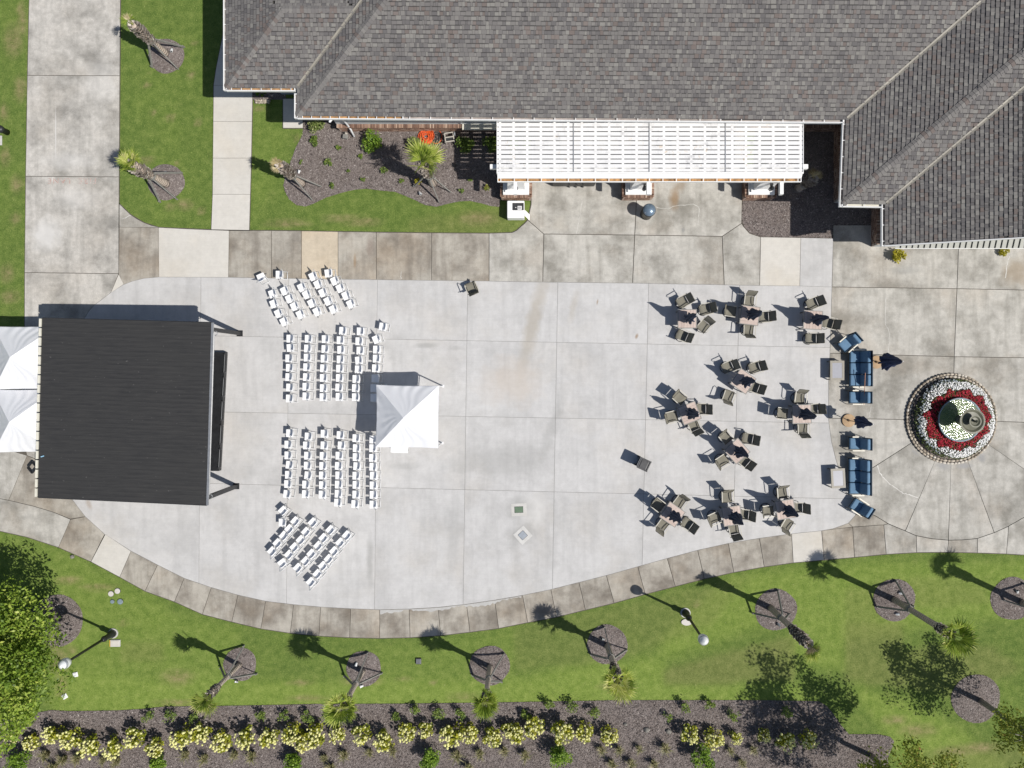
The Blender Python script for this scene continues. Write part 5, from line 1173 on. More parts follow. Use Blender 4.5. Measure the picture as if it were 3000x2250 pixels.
lounge('armchair', 1, 'blue armchair turned diagonally at the top end of the lounge row', 'armchair', 2479, 1009, 221.3, GA)
lounge('sofa', 3, 'upper blue three seat sofa with an umbrella behind it', 'sofa', 2508, 1079.5, 180, GS)
lounge('armchair', 1, 'blue armchair just below the upper blue sofa, under a copper pole', 'armchair', 2507, 1164, 180, GA)
lounge('armchair', 1, 'blue armchair just below the round tan umbrella base', 'armchair', 2507, 1299.5, 180, GA)
lounge('sofa', 3, 'lower blue three seat sofa near the pale crack in the patio', 'sofa', 2506, 1396, 180, GS)
lounge('armchair', 1, 'blue armchair turned diagonally at the bottom end of the lounge row', 'armchair', 2513, 1482.5, 146.3, GA)
def coffee(u, v, ang, lab):
    X, Y = W(u, v, .5); t = thing('coffee_table', lab, 'table', (X, Y, ZC), R(ang), 'low tables before the blue sofas'); z = .44
    for s in (-1, 1): mb = MB(); mb.box((s * .305, 0, z), (.11, 1.0, .05)); mb.build('frame_rail', M['tableframe2'], t); mb = MB(); mb.box((0, s * .445, z), (.50, .11, .05)); mb.build('frame_rail', M['tableframe2'], t)
    mb = MB(); mb.box((0, 0, z + .006), (.495, .775, .02)); mb.build('glass_top', M['glass'], t)
    for sx in (-1, 1):
        for sy in (-1, 1): mb = MB(); mb.box((sx * .32, sy * .46, .21), (.05, .05, .42)); mb.build('leg', M['frame'], t)
M['tableframe2'] = simple('taupe table frame', (.25, .23, .19), .5, .06)
coffee(2452.7, 1085.3, 0, 'low table with a pale glass top in front of the upper blue sofa')
coffee(2455.6, 1401.3, 3, 'low table with a pale glass top in front of the lower blue sofa')
x0, y0 = W(2535, 1092, 1.04); x1, y1 = W(2531, 1186, .76)
t = thing('pole', 'thin copper coloured pole lying across the sofa arm and the blue armchair', 'pole', ((x0 + x1) / 2, (y0 + y1) / 2, .70)); mb = MB(); mb.tube([(x0, y0, 1.04), (x1, y1, .76)], .018, 6); mb.build('rod', M['copper'], t, world=True)

# ------------------------------------------------------------------ fountain in its round stone planter
FX, FY = W(2788, 1227, .15)
pl = thing('planter', 'round planter walled with two rings of pale stones about the fountain', 'planter', (FX, FY, ZC)); RO = 2.37
mb = MB(); mb.lathe([(RO - .03, 0), (RO - .04, .10), (RO - .27, .10), (RO - .28, .05)], 72); mb.build('wall_core', M['mortardark'], pl)
for row, (rr, n) in enumerate(((RO - .065, 76), (RO - .195, 68))):
    a = 0.
    while a < 6.28:
        da = 6.28318 / n * random.uniform(.8, 1.2); L = da * rr; am = a + da / 2; mb = MB()
        mb.blob((0, 0, 0), (.062, L * .50, .055), 2, .06); o = mb.build('stone', M['stone'], pl, shade=True); sh0 = random.random()
        at = o.data.attributes['shade']; at.data.foreach_set('value', [min(1, max(0, sh0 * .7 + .3 + random.uniform(-.03, .03))) for _ in range(len(o.data.polygons))])
        o.location = (rr * math.cos(am), rr * math.sin(am), .095); o.rotation_euler = (0, 0, am); a += da
mb = MB(); mb.lathe([(RO - .26, .06), (RO - .45, .08), (1.9, .14), (1.6, .28), (1.0, .4), (0, .4)], 48); mb.build('soil', M['mulch'], pl)
def flowers(name, label, r0, r1, n, mat, wavy, shade, size, seed):
    q = np.random.default_rng(seed); a = q.uniform(0, 6.283, n * 3); r = np.sqrt(q.uniform(r0 ** 2, r1 ** 2, n * 3))
    k = wavy(a, r); a, r = a[k][:n], r[k][:n]; m = len(a); z = .62 - .30 * np.clip((r - 1.5) / .6, 0, 1) ** 2 + q.uniform(-.07, .09, m) - (.06 if 'foliage' in name else 0) + ZC
    cx, cy = FX + r * np.cos(a), FY + r * np.sin(a); V_ = np.empty((m, 4, 3)); s = size * q.uniform(.6, 1.3, m); b = q.uniform(0, 6.283, m); tx, ty = q.uniform(-.5, .5, m), q.uniform(-.5, .5, m)
    for j in range(4):
        aa = b + j * 1.5708; dx, dy = np.cos(aa) * s * (1 if j % 2 else .6), np.sin(aa) * s * (1 if j % 2 else .6); V_[:, j] = np.stack([cx + dx, cy + dy, z + dx * tx + dy * ty], 1)
    o = obj(name, np_mesh(name, V_.reshape(-1, 3), 4, mat, q.uniform(0, 1, m)), None, 'stuff'); o['label'] = label; return o
wv = lambda a: 1.56 + .09 * np.sin(11 * a) + .06 * np.sin(17 * a + 1) + .08 * np.sin(2 * a + 1)
flowers('flower_foliage', 'green leaves under the flower rings of the planter', 1.05, 2.06, 5200, M['flower_leaf'], lambda a, r: r < 2.1, 0, .045, 3)
flowers('red_flowers', 'ring of red bedding flowers round the fountain pool', 1.06, 1.78, 2700, M['petal_r'], lambda a, r: r < wv(a), 0, .044, 4)
wo = lambda a: 1.98 - .16 * np.clip(np.cos(a - 3.5), 0, 1) - .05 * np.sin(5 * a)
flowers('white_flowers', 'outer ring of white bedding flowers in the planter', 1.5, 2.1, 2500, M['petal_w'], lambda a, r: (r > wv(a) + .05) & (r < wo(a)), 0, .040, 5)
flowers('blue_flowers', 'sparse rim of dusky blue bedding plants along the shaded planter side', 1.8, 2.15, 420, M['bluegrey'], lambda a, r: (r > wo(a)) & (r < wo(a) + .12) & (np.cos(a - 2.9) > .2), 0, .05, 6)
ft = thing('fountain', 'two tiered green bronze fountain with a round pool of greenish water', 'fountain', (FX, FY, ZC))
mb = MB(); mb.lathe([(.95, .3), (1.0, .6), (1.10, .80), (1.12, .84), (1.06, .84), (.98, .72), (0, .70)], 64); mb.build('pool', M['poolwall'], ft, smooth=True)
mb = MB(); mb.lathe([(1.055, .80), (.7, .80), (.3, .80), (.02, .80)], 64, cap=False); mb.build('water', M['water'], ft)
mb = MB(); mb.lathe([(.26, .7), (.22, .9), (.13, 1.0), (.11, 1.3), (.15, 1.45), (.10, 1.55), (.2, 1.64)], 28); mb.build('pedestal', M['bronzegreen'], ft, smooth=True)
mb = MB(); mb.lathe([(.12, 1.58), (.40, 1.66), (.60, 1.80), (.63, 1.83), (.55, 1.835), (.45, 1.76), (.12, 1.70), (0, 1.70)], 48); mb.build('lower_bowl', M['bronzegreen'], ft, smooth=False)
mb = MB(); mb.lathe([(.09, 1.68), (.07, 1.85), (.1, 1.92), (.26, 2.02), (.30, 2.06), (.25, 2.06), (.18, 2.0), (0, 1.97)], 36); mb.build('upper_bowl', M['bronzegreen'], ft, smooth=False)
mb = MB(); mb.lathe([(.06, 1.96), (.05, 2.1), (.075, 2.16), (.03, 2.24), (0, 2.26)], 16); mb.build('finial', M['bronzegreen'], ft, smooth=True)
mb = MB()
for i in range(44): a = 6.28318 * i / 44; mb.blob((.60 * math.cos(a), .60 * math.sin(a), 1.845), .016, 1, 0)
mb.build('rim_beads', M['cream'], ft, kind='stuff')

# ------------------------------------------------------------------ palms
def palm(u, v, h, r, nf, fl, label, seed, dry=.0, boot0=.5, azs=(0, 2.1, 4.2), stake=1.0, spread=(40, 82), group='newly planted palms with timber braces', nstk=3, bias=None):
    q = random.Random(seed); X, Y = W(u, v); t = thing('palm_tree', label, 'palm tree', (X, Y, .02), 0, group)
    lx, ly = q.uniform(-.05, .05), q.uniform(-.05, .05)
    mb = MB(); pts = [(lx * (i / 10) ** 2, ly * (i / 10) ** 2, h * i / 10) for i in range(11)]; mb.tube(pts, [r * (1.15 if i == 0 else 1.0 - .12 * math.sin(i / 10 * 3)) for i in range(11)], 14); mb.build('trunk', M['palmtrunk'], t, smooth=True)
    mb = MB(); z = h * boot0; row = 0
    while z < h + .12:
        n = 9; rr = r * (.95 + .35 * min(1, (z - h * boot0) / (.25 * h)) - .45 * max(0, (z - h * .88) / (.2 * h)))
        for k in range(n):
            a = 6.28318 * (k + .5 * (row % 2)) / n + q.uniform(-.15, .15); ca, sa = math.cos(a), math.sin(a); L = q.uniform(.12, .24); w = q.uniform(.035, .06); out = q.uniform(.04, .12)
            b0 = Vector((ca * rr * .8, sa * rr * .8, z)); e = Vector((ca * (rr + out), sa * (rr + out), z + L)); s = Vector((-sa, ca, 0)) * w
            mb.add([b0 - s * 1.5, b0 + s * 1.5, e + s * .6, e - s * .6, b0 + Vector((ca * .05, sa * .05, -.01))], [(0, 1, 2, 3), (0, 3, 4), (1, 4, 2), (4, 3, 2)], 0, min(1, max(0, q.gauss(.5, .22))))
        z += .085; row += 1
    mb.build('leaf_bases', M['boots'], t, shade=True, kind='stuff')
    for i in range(nf):
        a = 6.28318 * (i + q.uniform(-.3, .3)) / nf; el = R(q.uniform(*spread))
        if bias is not None and q.random() < .75: a = bias + q.uniform(-1.0, 1.0)
        d = Vector((math.cos(a) * math.cos(el), math.sin(a) * math.cos(el), math.sin(el))); side = Vector((-math.sin(a), math.cos(a), 0)); up = side.cross(d) * -1
        base = Vector((lx, ly, h + .02)); pl_ = fl * q.uniform(.45, .65); tip = base + d * pl_; fan = fl * q.uniform(.75, 1.0); mb = MB(); sh = q.uniform(.1, .95)
        mb.tube([base, base + d * pl_ * .5, tip], [.020, .016, .010], 5, 0, shade=sh)
        nl = 17; spr = q.uniform(1.15, 1.5)
        for j in range(nl):
            f = (j / (nl - 1) - .5) * 2; b = f * spr; dl = (d * math.cos(b) + side * math.sin(b)).normalized(); dl = (dl - up * (.12 * abs(f))).normalized(); Lj = fan * (1 - .30 * f * f) * q.uniform(.85, 1.08)
            wn_ = Vector(dl.cross(up)).normalized() * fan * .034
            m = tip + dl * Lj * .55 - up * 0 + Vector((0, 0, -.02)); e = tip + dl * Lj + Vector((0, 0, -q.uniform(.05, .30) * Lj)); fold = up * .012
            s1 = min(1, max(0, sh + q.uniform(-.25, .25)))
            mb.add([tip, m - wn_, m + fold, m + wn_, e], [(0, 1, 2), (0, 2, 3), (1, 4, 2), (2, 4, 3)], 0, s1)
        mb.build('frond', M['dryfrond'] if q.random() < dry else M['frond'], t, shade=True)
    hz = min(1.55, h * .5)
    mb = MB(); mb.lathe([(r * 1.12, hz - .10), (r * 1.14, hz), (r * 1.12, hz + .06)], 14); mb.build('strap', M['stake'], t)
    for a in azs[:nstk]:
        ca, sa = math.cos(a), math.sin(a); mb = MB(); mb.beam((ca * r * 1.1, sa * r * 1.1, hz), (ca * stake, sa * stake, .04), .05, .095); mb.beam((ca * stake * 1.0, sa * stake * 1.0, -.02), (ca * stake, sa * stake, .20), .05, .05); mb.build('support_stake', M['stake'], t)
    return t
palm(488, 159, 3.0, .17, 3, .55, 'nearly bare palm with a few dry fronds at the top of the left lawn', 1, dry=.7, boot0=.42, azs=(-.9, 3.9, .35), bias=2.4)
palm(488, 539, 3.15, .20, 11, .72, 'palm with a green crown leaning over the fire lane', 2, boot0=.5, azs=(-.95, 4.4, .6))
palm(886, 539, 3.1, .17, 3, .42, 'bare palm trunk with dry stubs at the left of the building bed', 3, dry=1., boot0=.5, azs=(-.15, -1.0, 2.2), bias=2.6, spread=(20, 60))
palm(1269, 539, 3.3, .20, 15, 1.05, 'palm with a full bright crown in the bed beside the orange hose', 4, boot0=.5, azs=(-.45, -1.25, 3.3), bias=1.2, spread=(25, 80))
palm(2339, 553, 1.75, .20, 4, .5, 'stubby palm with dry stalks standing in the shaded mulch', 5, dry=1., boot0=.55, nstk=0, bias=.9)
palm(704, 1945, 3.5, .13, 12, .85, 'lower lawn palm nearest the street lamp, first from the left', 6, dry=.15, boot0=.75, azs=(1.35, -.5, 3.3), bias=4.2)
palm(1064, 1964, 3.7, .14, 17, .9, 'second palm from the left along the lower lawn', 7, boot0=.78, azs=(1.3, -.1, 3.4))
palm(1436, 1951, 3.7, .14, 17, .88, 'third palm from the left along the lower lawn', 8, boot0=.78, azs=(.75, 3.6, -.9))
palm(1780, 1890, 3.9, .16, 15, .95, 'fourth palm from the left along the lower lawn, left of the second lamp', 9, boot0=.62, azs=(1.75, -.2, 3.6))
palm(2257, 1780, 4.8, .16, 6, .7, 'tall nearly bare palm, fifth from the left along the lower lawn', 10, dry=.5, boot0=.6, azs=(1.2, -.3, 3.4), bias=5.2)
palm(2618, 1756, 4.8, .165, 16, .98, 'tall palm with a bright fan crown, sixth from the left along the lower lawn', 11, boot0=.80, azs=(1.5, -.3, 3.5))
palm(2992, 1764, 5.0, .165, 13, .95, 'palm leaning out of the right edge, last along the lower lawn', 12, boot0=.75, azs=(1.5, 3.0, -.6))
# small spotlights at the palm rings
GL = 'small ground spotlights by the palms'
for i, (u, v, lab) in enumerate(((508, 151, 'small pale ground spotlight in the ring of the top left palm'), (489, 508, 'small pale ground spotlight in the ring of the palm over the fire lane'), (879, 506, 'small ground spotlight by the bare palm in the building bed'), (1232, 568, 'small grey ground spotlight below the bright palm by the hose'),
                                 (697, 1993, 'small ground spotlight below the first lower palm'), (1046, 1942, 'small ground spotlight in the second lower palm ring'), (1062, 2006, 'small ground spotlight at the bottom of the second lower palm ring'), (1766, 1869, 'small square ground spotlight in the fourth lower palm ring'), (2633, 1735, 'small square ground spotlight in the sixth lower palm ring'), (2624, 1796, 'small white ground spotlight below the sixth lower palm'), (2278, 1826, 'small white ground spotlight below the fifth lower palm'), (2974, 1731, 'small square ground spotlight in the ring at the right edge'))):
    X, Y = W(u, v); t = thing('ground_spotlight', lab, 'spotlight', (X, Y, .05), random.uniform(0, 6), GL); mb = MB(); mb.tube([(0, 0, -.05), (0, 0, .10)], .018, 6); mb.build('spike', M['black'], t)
    mb = MB(); mb.tube([(-.07, 0, .09), (.03, 0, .14), (.09, 0, .17)], [.045, .065, .07], 10); mb.build('lamp_head', M['whitemetal'] if i % 3 != 1 else M['galv'], t); mb = MB(); mb.tube([(.091, 0, .1705), (.094, 0, .172)], .05, 10); mb.build('lens', M['blackplastic'], t)

# ------------------------------------------------------------------ leafy things
def leaves(name, mat, parent, centres, radii, per, size, seed, flat=.35, asp=.5, shade_mu=.5):
    q = np.random.default_rng(seed); P = []; S = []
    for c, r in zip(centres, radii):
        n = per; d = q.normal(0, 1, (n, 3)); d /= np.linalg.norm(d, axis=1)[:, None]; rr = r * q.uniform(.35, 1.05, n)[:, None] ** .6; p = np.array(c) + d * rr * np.array([1, 1, .75]); P.append(p)
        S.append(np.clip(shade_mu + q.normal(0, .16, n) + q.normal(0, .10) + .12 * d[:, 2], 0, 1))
    P = np.concatenate(P); S = np.concatenate(S); n = len(P); nrm = q.normal(0, 1, (n, 3)); nrm[:, 2] = np.abs(nrm[:, 2]) + flat * 2; nrm /= np.linalg.norm(nrm, axis=1)[:, None]
    t = q.normal(0, 1, (n, 3)); t -= nrm * (t * nrm).sum(1)[:, None]; t /= np.linalg.norm(t, axis=1)[:, None]; b = np.cross(nrm, t); s = (size * q.uniform(.6, 1.35, n))[:, None]
    Vv = np.stack([P - t * s, P + b * s * asp - t * s * .1, P + t * s, P - b * s * asp - t * s * .1], 1)
    return obj(name, np_mesh(name, Vv.reshape(-1, 3), 4, mat, S), parent)
def tree(u, v, label, cz, rx, rz, nclump, clr, per, size, mat, seed, th=None, tr=.12, flat=.3, group=None, dx=0, dy=0, lean=(0, 0)):
    q = random.Random(seed); X, Y = W(u, v); t = thing('tree', label, 'tree', (X, Y, .02), 0, group); cs_, rs = [], []
    for i in range(nclump):
        a = q.uniform(0, 6.283); zz = q.uniform(-1, 1); k = q.uniform(.25, 1) ** .5; rr = math.sqrt(max(0, 1 - zz * zz)) * k * rx
        cs_.append((dx + rr * math.cos(a), dy + rr * math.sin(a), cz + zz * k * rz)); rs.append(clr * q.uniform(.6, 1.35))
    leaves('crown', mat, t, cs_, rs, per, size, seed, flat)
    mb = MB(); top = (dx * .5 + lean[0], dy * .5 + lean[1], cz - rz * .5); mb.tube([(0, 0, 0), (lean[0] * .4, lean[1] * .4, top[2] * .5), top], [tr * 1.25, tr, tr * .75], 10); mb.build('trunk', M['bark'], t, smooth=True)
    for c in q.sample(cs_, min(len(cs_), 16)):
        mb = MB(); m = Vector(top) * .5 + Vector(c) * .5 + Vector((0, 0, .2)); mb.tube([top, m, c], [tr * .5, tr * .3, tr * .10], 6); mb.build('branch', M['bark'], t, smooth=True)
    return t
tree(160, 1822, 'large dense green tree filling the lower left corner', 4.6, 3.7, 2.6, 150, .85, 300, .085, M['leaf_big'], 5, tr=.16, dx=-1.05, dy=-.65)
tree(2870, 2051, 'thin leafed tree leaning into the lower right edge from its mulch ring', 4.3, 1.9, 1.5, 34, .60, 150, .07, M['leaf_myrtle'], 6, tr=.12, flat=.2)
tree(2554, 2214, 'sparse olive leafed tree at the bottom edge right of the mulch row', 5.3, 3.0, 2.1, 70, .62, 150, .075, M['leaf_myrtle'], 9, tr=.12, flat=.2, dx=-.5, dy=.75)

def shrub(u, v, r, label, mat, seed, h=.8, group=None, size=.05, per=26, n=12, name='shrub', mu=.5, asp=.6):
    q = random.Random(seed); rm = r * .0173; X, Y = W(u, v, h * rm); t = thing(name, label, 'shrub', (X, Y, .02), 0, group); cs_, rs = [], []
    for i in range(n):
        a = q.uniform(0, 6.283); k = q.uniform(0, 1) ** .5 * rm * .72; cs_.append((k * math.cos(a), k * math.sin(a), h * rm * q.uniform(.45, 1.25))); rs.append(rm * q.uniform(.3, .48))
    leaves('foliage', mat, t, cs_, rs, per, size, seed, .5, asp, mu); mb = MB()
    for c in cs_[:6]: mb.tube([(0, 0, 0), (c[0] * .5, c[1] * .5, c[2] * .5), c], [.014, .010, .005], 5)
    mb.build('stems', M['bark'], t); return t
GR = 'green shrubs along the lawn edge of the lower mulch bed'
ROW = [(431, 2099, 20), (495, 2103, 22), (567, 2103, 16), (764, 2103, 20), (831, 2099, 17), (901, 2101, 21), (963, 2103, 16), (1159, 2098, 15), (1214, 2082, 17), (1286, 2092, 21), (1350, 2092, 20), (1540, 2094, 18), (1610, 2065, 19), (1675, 2072, 22), (1741, 2089, 20), (1957, 2096, 16), (2012, 2072, 21), (2081, 2065, 18), (2149, 2098, 21), (2308, 2092, 22)]
for i, (u, v, r) in enumerate(ROW): shrub(u, v, r, f'small leafy green shrub, {ORD[i+1]} from the left along the lawn edge', M['leaf_shrub'], 100 + i, 1.3, GR, .045, 16 if i != 15 else 8, 12, mu=.62)
GB = 'dense dark green shrubs at the bottom edge'
for i, (u, v, r) in enumerate([(45, 2238, 34), (459, 2246, 28), (857, 2240, 30), (1255, 2226, 33), (1643, 2223, 37), (2060, 2228, 36)]): shrub(u, v, r, f'dense glossy green shrub, {ORD[i+1]} from the left along the bottom edge', M['leaf_box'], 140 + i, 1.5, GB, .05, 60, 22, mu=.62)
GM = 'plants in the mulch bed by the building'
for i, (u, v, r, mat, lab, per, n) in enumerate([
    (919, 412, 16, 'leaf_shrub', 'spiky dark green plant near the porch step corner of the bed', 18, 12), (992, 432, 9, 'leaf_shrub', 'tiny dark plant right of the spiky plant, below the downspout', 14, 8), (1089, 414, 33, 'leaf_box', 'large yellow green shrub alone in the middle of the building bed', 40, 26),
    (1211, 420, 24, 'leaf_vari', 'pale variegated shrub left of the orange hose', 34, 20), (1364, 422, 27, 'leaf_shrub', 'round shaded shrub right of the hose reel', 44, 24), (1442, 420, 27, 'leaf_shrub', 'round shaded shrub touching the pergola edge', 44, 24),
    (960, 476, 13, 'leaf_shrub', 'small green plant below the spiky dark plant', 16, 10), (1057, 458, 8, 'leaf_shrub', 'tiny plant at the tip of the palm shadow', 12, 8), (882, 475, 7, 'leaf_shrub', 'tiny seedling near the left lawn edge of the bed', 10, 6), (1021, 500, 7, 'leaf_shrub', 'tiny seedling in the middle of the building bed', 10, 6),
    (1123, 500, 12, 'leaf_shrub', 'small plant with yellow tips beside the palm shadow', 14, 10), (1064, 522, 9, 'leaf_shrub', 'small plant left of the bright palm near the lawn curve', 12, 8), (1177, 530, 9, 'leaf_shrub', 'small plant just left of the bright palm braces', 12, 8), (972, 544, 10, 'leaf_shrub', 'small plant at the lawn edge right of the bare palm', 14, 8),
    (1377, 527, 7, 'leaf_shrub', 'tiny plant at the shadow edge below the pergola end', 10, 6), (1351, 560, 9, 'leaf_shrub', 'tiny plant between the bright palm and the left column', 10, 6), (1428, 549, 11, 'leaf_myrtle', 'withered small plant beside the left brick column', 10, 8), (1225, 531, 11, 'leaf_yellow', 'bright yellow plant at the foot of the bright palm', 22, 12),
    (926, 356, 30, 'leaf_vari', 'low hedge under the eave right of the porch step', 40, 24), (2633, 746, 23, 'leaf_yellow', 'yellow green potted shrub at the corner of the east wing', 36, 22), (2941, 736, 15, 'leaf_yellow', 'smaller yellow shrub by the board siding near the right edge', 30, 14)]):
    shrub(u, v, r, lab, M[mat], 200 + i, 1.0 if i not in (18,) else .9, GM if i < 19 else 'yellow shrubs against the east wing', .05 if r > 15 else .04, per, n, mu=.55 if mat != 'leaf_yellow' else .62)
for i, (u, v) in enumerate([(752, 270), (760, 268), (754, 277), (767, 280), (776, 272)]): shrub(u, v, 5.5, f'tiny clipped round shrub beside the garden path, {ORD[i+1]} from the left', M['leaf_box'], 240 + i, 1., 'clipped ball shrubs beside the garden path', .03, 16, 6)
# hydrangeas: five patterns copied along the bed
HYD = []
def hydrangea(seed):
    q = random.Random(seed); t = thing('hydrangea', 'x', 'shrub', (0, 0, 0), 0, 'cream flowered hydrangeas in the lower mulch bed'); cs_, rs = [], []
    for i in range(16): a = q.uniform(0, 6.283); k = q.uniform(0, 1) ** .5 * .40; cs_.append((k * math.cos(a), k * math.sin(a), q.uniform(.35, .75) - .3 * k)); rs.append(q.uniform(.13, .2))
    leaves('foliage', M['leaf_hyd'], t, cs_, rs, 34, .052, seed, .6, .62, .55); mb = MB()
    for i in range(38):
        a = q.uniform(0, 6.283); k = q.uniform(0, 1) ** .55 * .50; z = .92 - .55 * k + q.uniform(-.08, .08); rr = q.uniform(.046, .070); mb.blob((k * math.cos(a), k * math.sin(a), z), (rr, rr, rr * 1.1), 1, .18)
    mb.build('blooms', M['bloom'], t, kind='stuff'); mb = MB()
    for c in cs_[:9]: mb.tube([(0, 0, 0), (c[0] * .5, c[1] * .5, c[2] * .55), c], [.016, .012, .006], 5)
    mb.build('stems', M['bark'], t); return freeze(t)
HP = [(31, 2161, .8), (86, 2180, .85), (151, 2151, 1.0), (206, 2168, 1.1), (265, 2189, 1.15), (335, 2187, 1.05), (397, 2158, 1.1), (457, 2185, 1.0), (533, 2154, 1.1), (588, 2149, 1.1), (649, 2171, 1.1), (725, 2154, 1.15), (791, 2161, 1.05), (860, 2149, 1.05), (894, 2174, 1.0), (925, 2151, 1.15), (990, 2153, .95), (1061, 2146, 1.05), (1126, 2168, 1.05), (1190, 2144, 1.0), (1247, 2139, .85), (1322, 2147, 1.25), (1375, 2149, 1.0), (1442, 2156, 1.05), (1489, 2140, .8), (1515, 2151, 1.0), (1565, 2130, 1.1), (1644, 2137, 1.25), (1713, 2149, 1.0), (1785, 2156, .95), (2019, 2149, 1.0), (2091, 2164, 1.05), (2156, 2164, .7), (2239, 2158, .75), (2298, 2168, 1.1), (2370, 2168, .95)]
for i, (u, v, s) in enumerate(HP):
    X, Y = W(u, v, .55); lab = f'hydrangea with cream blooms, {ORD[i+1]} from the left in the lower mulch bed' if i < 30 else f'hydrangea with cream blooms, {ORD[36-i]} from the right in the lower mulch bed'
    s *= .95
    if i < 5: t = hydrangea(300 + i); HYD.append(t); t.location = (X, Y, .02); t['label'] = lab; t.scale = (s, s, s)
    else: dup(HYD[random.randrange(5)], (X, Y, .02), random.uniform(0, 6.28), lab, scale=(s, s, s * random.uniform(1.05, 1.3)))
TF = [(141, 2206), (192, 2220), (234, 2216), (162, 2244), (306, 2223), (347, 2226), (550, 2206), (603, 2216), (691, 2206), (742, 2209), (953, 2216), (1011, 2206), (1085, 2199), (1152, 2195), (973, 2244), (1341, 2206), (1406, 2202), (1478, 2195), (1375, 2244), (1538, 2206), (1761, 2192), (1813, 2192), (1871, 2189), (1945, 2185), (1792, 2233), (1847, 2230), (1914, 2233), (2139, 2195), (2170, 2230), (2204, 2192)]
def tuft(seed):
    q = random.Random(seed); t = thing('grass_tuft', 'x', 'ornamental grass', (0, 0, 0), 0, 'ornamental grass tufts at the bottom of the mulch bed'); mb = MB()
    for i in range(120):
        a = q.uniform(0, 6.283); L = q.uniform(.3, .75); ln = q.uniform(.15, .75) * L; p = Vector((q.gauss(0, .04), q.gauss(0, .04), 0)); m = p + Vector((math.cos(a) * ln * .4, math.sin(a) * ln * .4, L * .7)); e = p + Vector((math.cos(a) * ln, math.sin(a) * ln, L * .75)); s = Vector((-math.sin(a), math.cos(a), 0)) * .012
        mb.add([p - s, p + s, m + s, m - s, e], [(0, 1, 2, 3), (3, 2, 4)], 0)
    mb.build('blades', M['tuft'], t, shade=True); return freeze(t)
TP = []
for i, (u, v) in enumerate(TF):
    X, Y = W(u, v, .1); lab = f'wispy ornamental grass tuft, {ORD[i+1]} of the thirty along the bottom mulch'
    if i < 3: t = tuft(400 + i); TP.append(t); t.location = (X, Y, .02); t['label'] = lab
    else: s = random.uniform(.7, 1.1); dup(TP[i % 3], (X, Y, .02), random.uniform(0, 6), lab, scale=(s, s, s))
for i, (u, v, r, lab) in enumerate([(1833, 2123, .10, 'smallest dark rock of the three in the gap of the hydrangea row'), (1895, 2140, .16, 'middle grey rock of the three in the gap of the hydrangea row'), (1960, 2144, .15, 'right hand grey rock of the three in the gap of the hydrangea row'), (210, 1632, .11, 'small grey rock on the grass beside the curved walkway')]):
    X, Y = W(u, v, .1); mb = MB(); mb.blob((0, 0, 0), (r, r * .9, r * .7), 2, .13); o = mb.build('rock', simple('grey rock %d' % i, (.20, .19, .17), .9, .3, 9)); o.location = (X, Y, .06); tag(o, lab, 'rock', 'loose rocks')

# ------------------------------------------------------------------ lamps and small things
def lamp(u, v, h, label):
    X, Y = W(u, v); t = thing('street_lamp', label, 'lamp post', (X, Y, 0), 0, 'black lamp posts on the lower lawn')
    mb = MB(); mb.lathe([(.26, 0), (.26, .05), (0, .05)], 20); mb.build('concrete_foot', M['rim'], t)
    mb = MB(); mb.lathe([(.20, .05), (.20, .2), (.15, .3), (.13, .75), (.16, .8), (.10, .95), (.07, 1.0)], 16); mb.build('base', M['black'], t, smooth=True)
    mb = MB(); mb.lathe([(.07, 1.0), (.06, h - .75), (.055, h - .5), (.09, h - .47), (.10, h - .42), (0, h - .42)], 14); mb.build('post', M['black'], t, smooth=True)
    mb = MB(); mb.lathe([(.10, h - .42), (.21, h - .3), (.25, h - .12), (.20, h + .05), (.12, h + .15), (.05, h + .2), (0, h + .22)], 22); mb.build('globe', M['globe'], t, smooth=True)
    mb = MB(); mb.lathe([(.235, h - .03), (.24, h - .0), (.20, h + .055)], 22); mb.build('globe_band', M['galv'], t); return t
lamp(332, 1855, 4.0, 'black lamp post with a pale globe beside the big tree'); lamp(2008, 1795, 3.85, 'black lamp post with a pale globe right of the fourth lower palm')
t = thing('bollard_light', 'black rounded fixture at the left edge of the lawn beside the fire lane', 'light fixture', (*W(0, 378, .5), 0)); mb = MB(); mb.lathe([(.16, 0), (.14, .4), (.19, .45), (.19, .55), (.12, .62), (0, .64)], 20); mb.build('post', M['black'], t, smooth=True)
def box_thing(name, lab, cat, u, v, sx, sy, h, rz, mat, lid=None, group=None):
    X, Y = W(u, v, h); t = thing(name, lab, cat, (X, Y, 0), R(rz), group); mb = MB(); mb.rbox((0, 0, h / 2), (sx, sy, h), .02, 2); mb.build('body', mat, t)
    if lid: mb = MB(); mb.rbox((0, 0, h + .01), (sx * .8, sy * .8, .02), .008, 1); mb.build('lid', lid, t)
    return t
box_thing('utility_box', 'pale concrete pad at the left picture edge below the black fixture', 'utility cover', 0, 411, .16, .50, .06, 0, M['rim'])
b = box_thing('utility_box', 'pale grey utility box lid in the grass below the left lamp post', 'utility box', 337, 1885, .50, .36, .08, 0, M['galv2'] if 'galv2' in M else M['rim'], M['newslab']); mb = MB(); mb.box((-.27, 0, .05), (.04, .34, .07)); mb.build('yellow_tag', M['yellow'], b)
box_thing('utility_box', 'small white square cover right of the big tree, the upper one', 'utility cover', 220, 1977, .24, .24, .06, 12, M['whiteplastic'], M['whitemetal'])
box_thing('utility_box', 'small white square cover right of the big tree, the lower one', 'utility cover', 189, 2041, .26, .24, .06, 30, M['whiteplastic'], M['whitemetal'])
b = box_thing('drain_grate', 'small dark slatted drain grate between the second and third lower palms', 'drain', 1226, 1938, .28, .30, .10, 0, M['greyplastic'])
for i in range(4): mb = MB(); mb.box((-.09 + i * .06, 0, .105), (.03, .24, .02)); mb.build('slat', M['galv'], b)
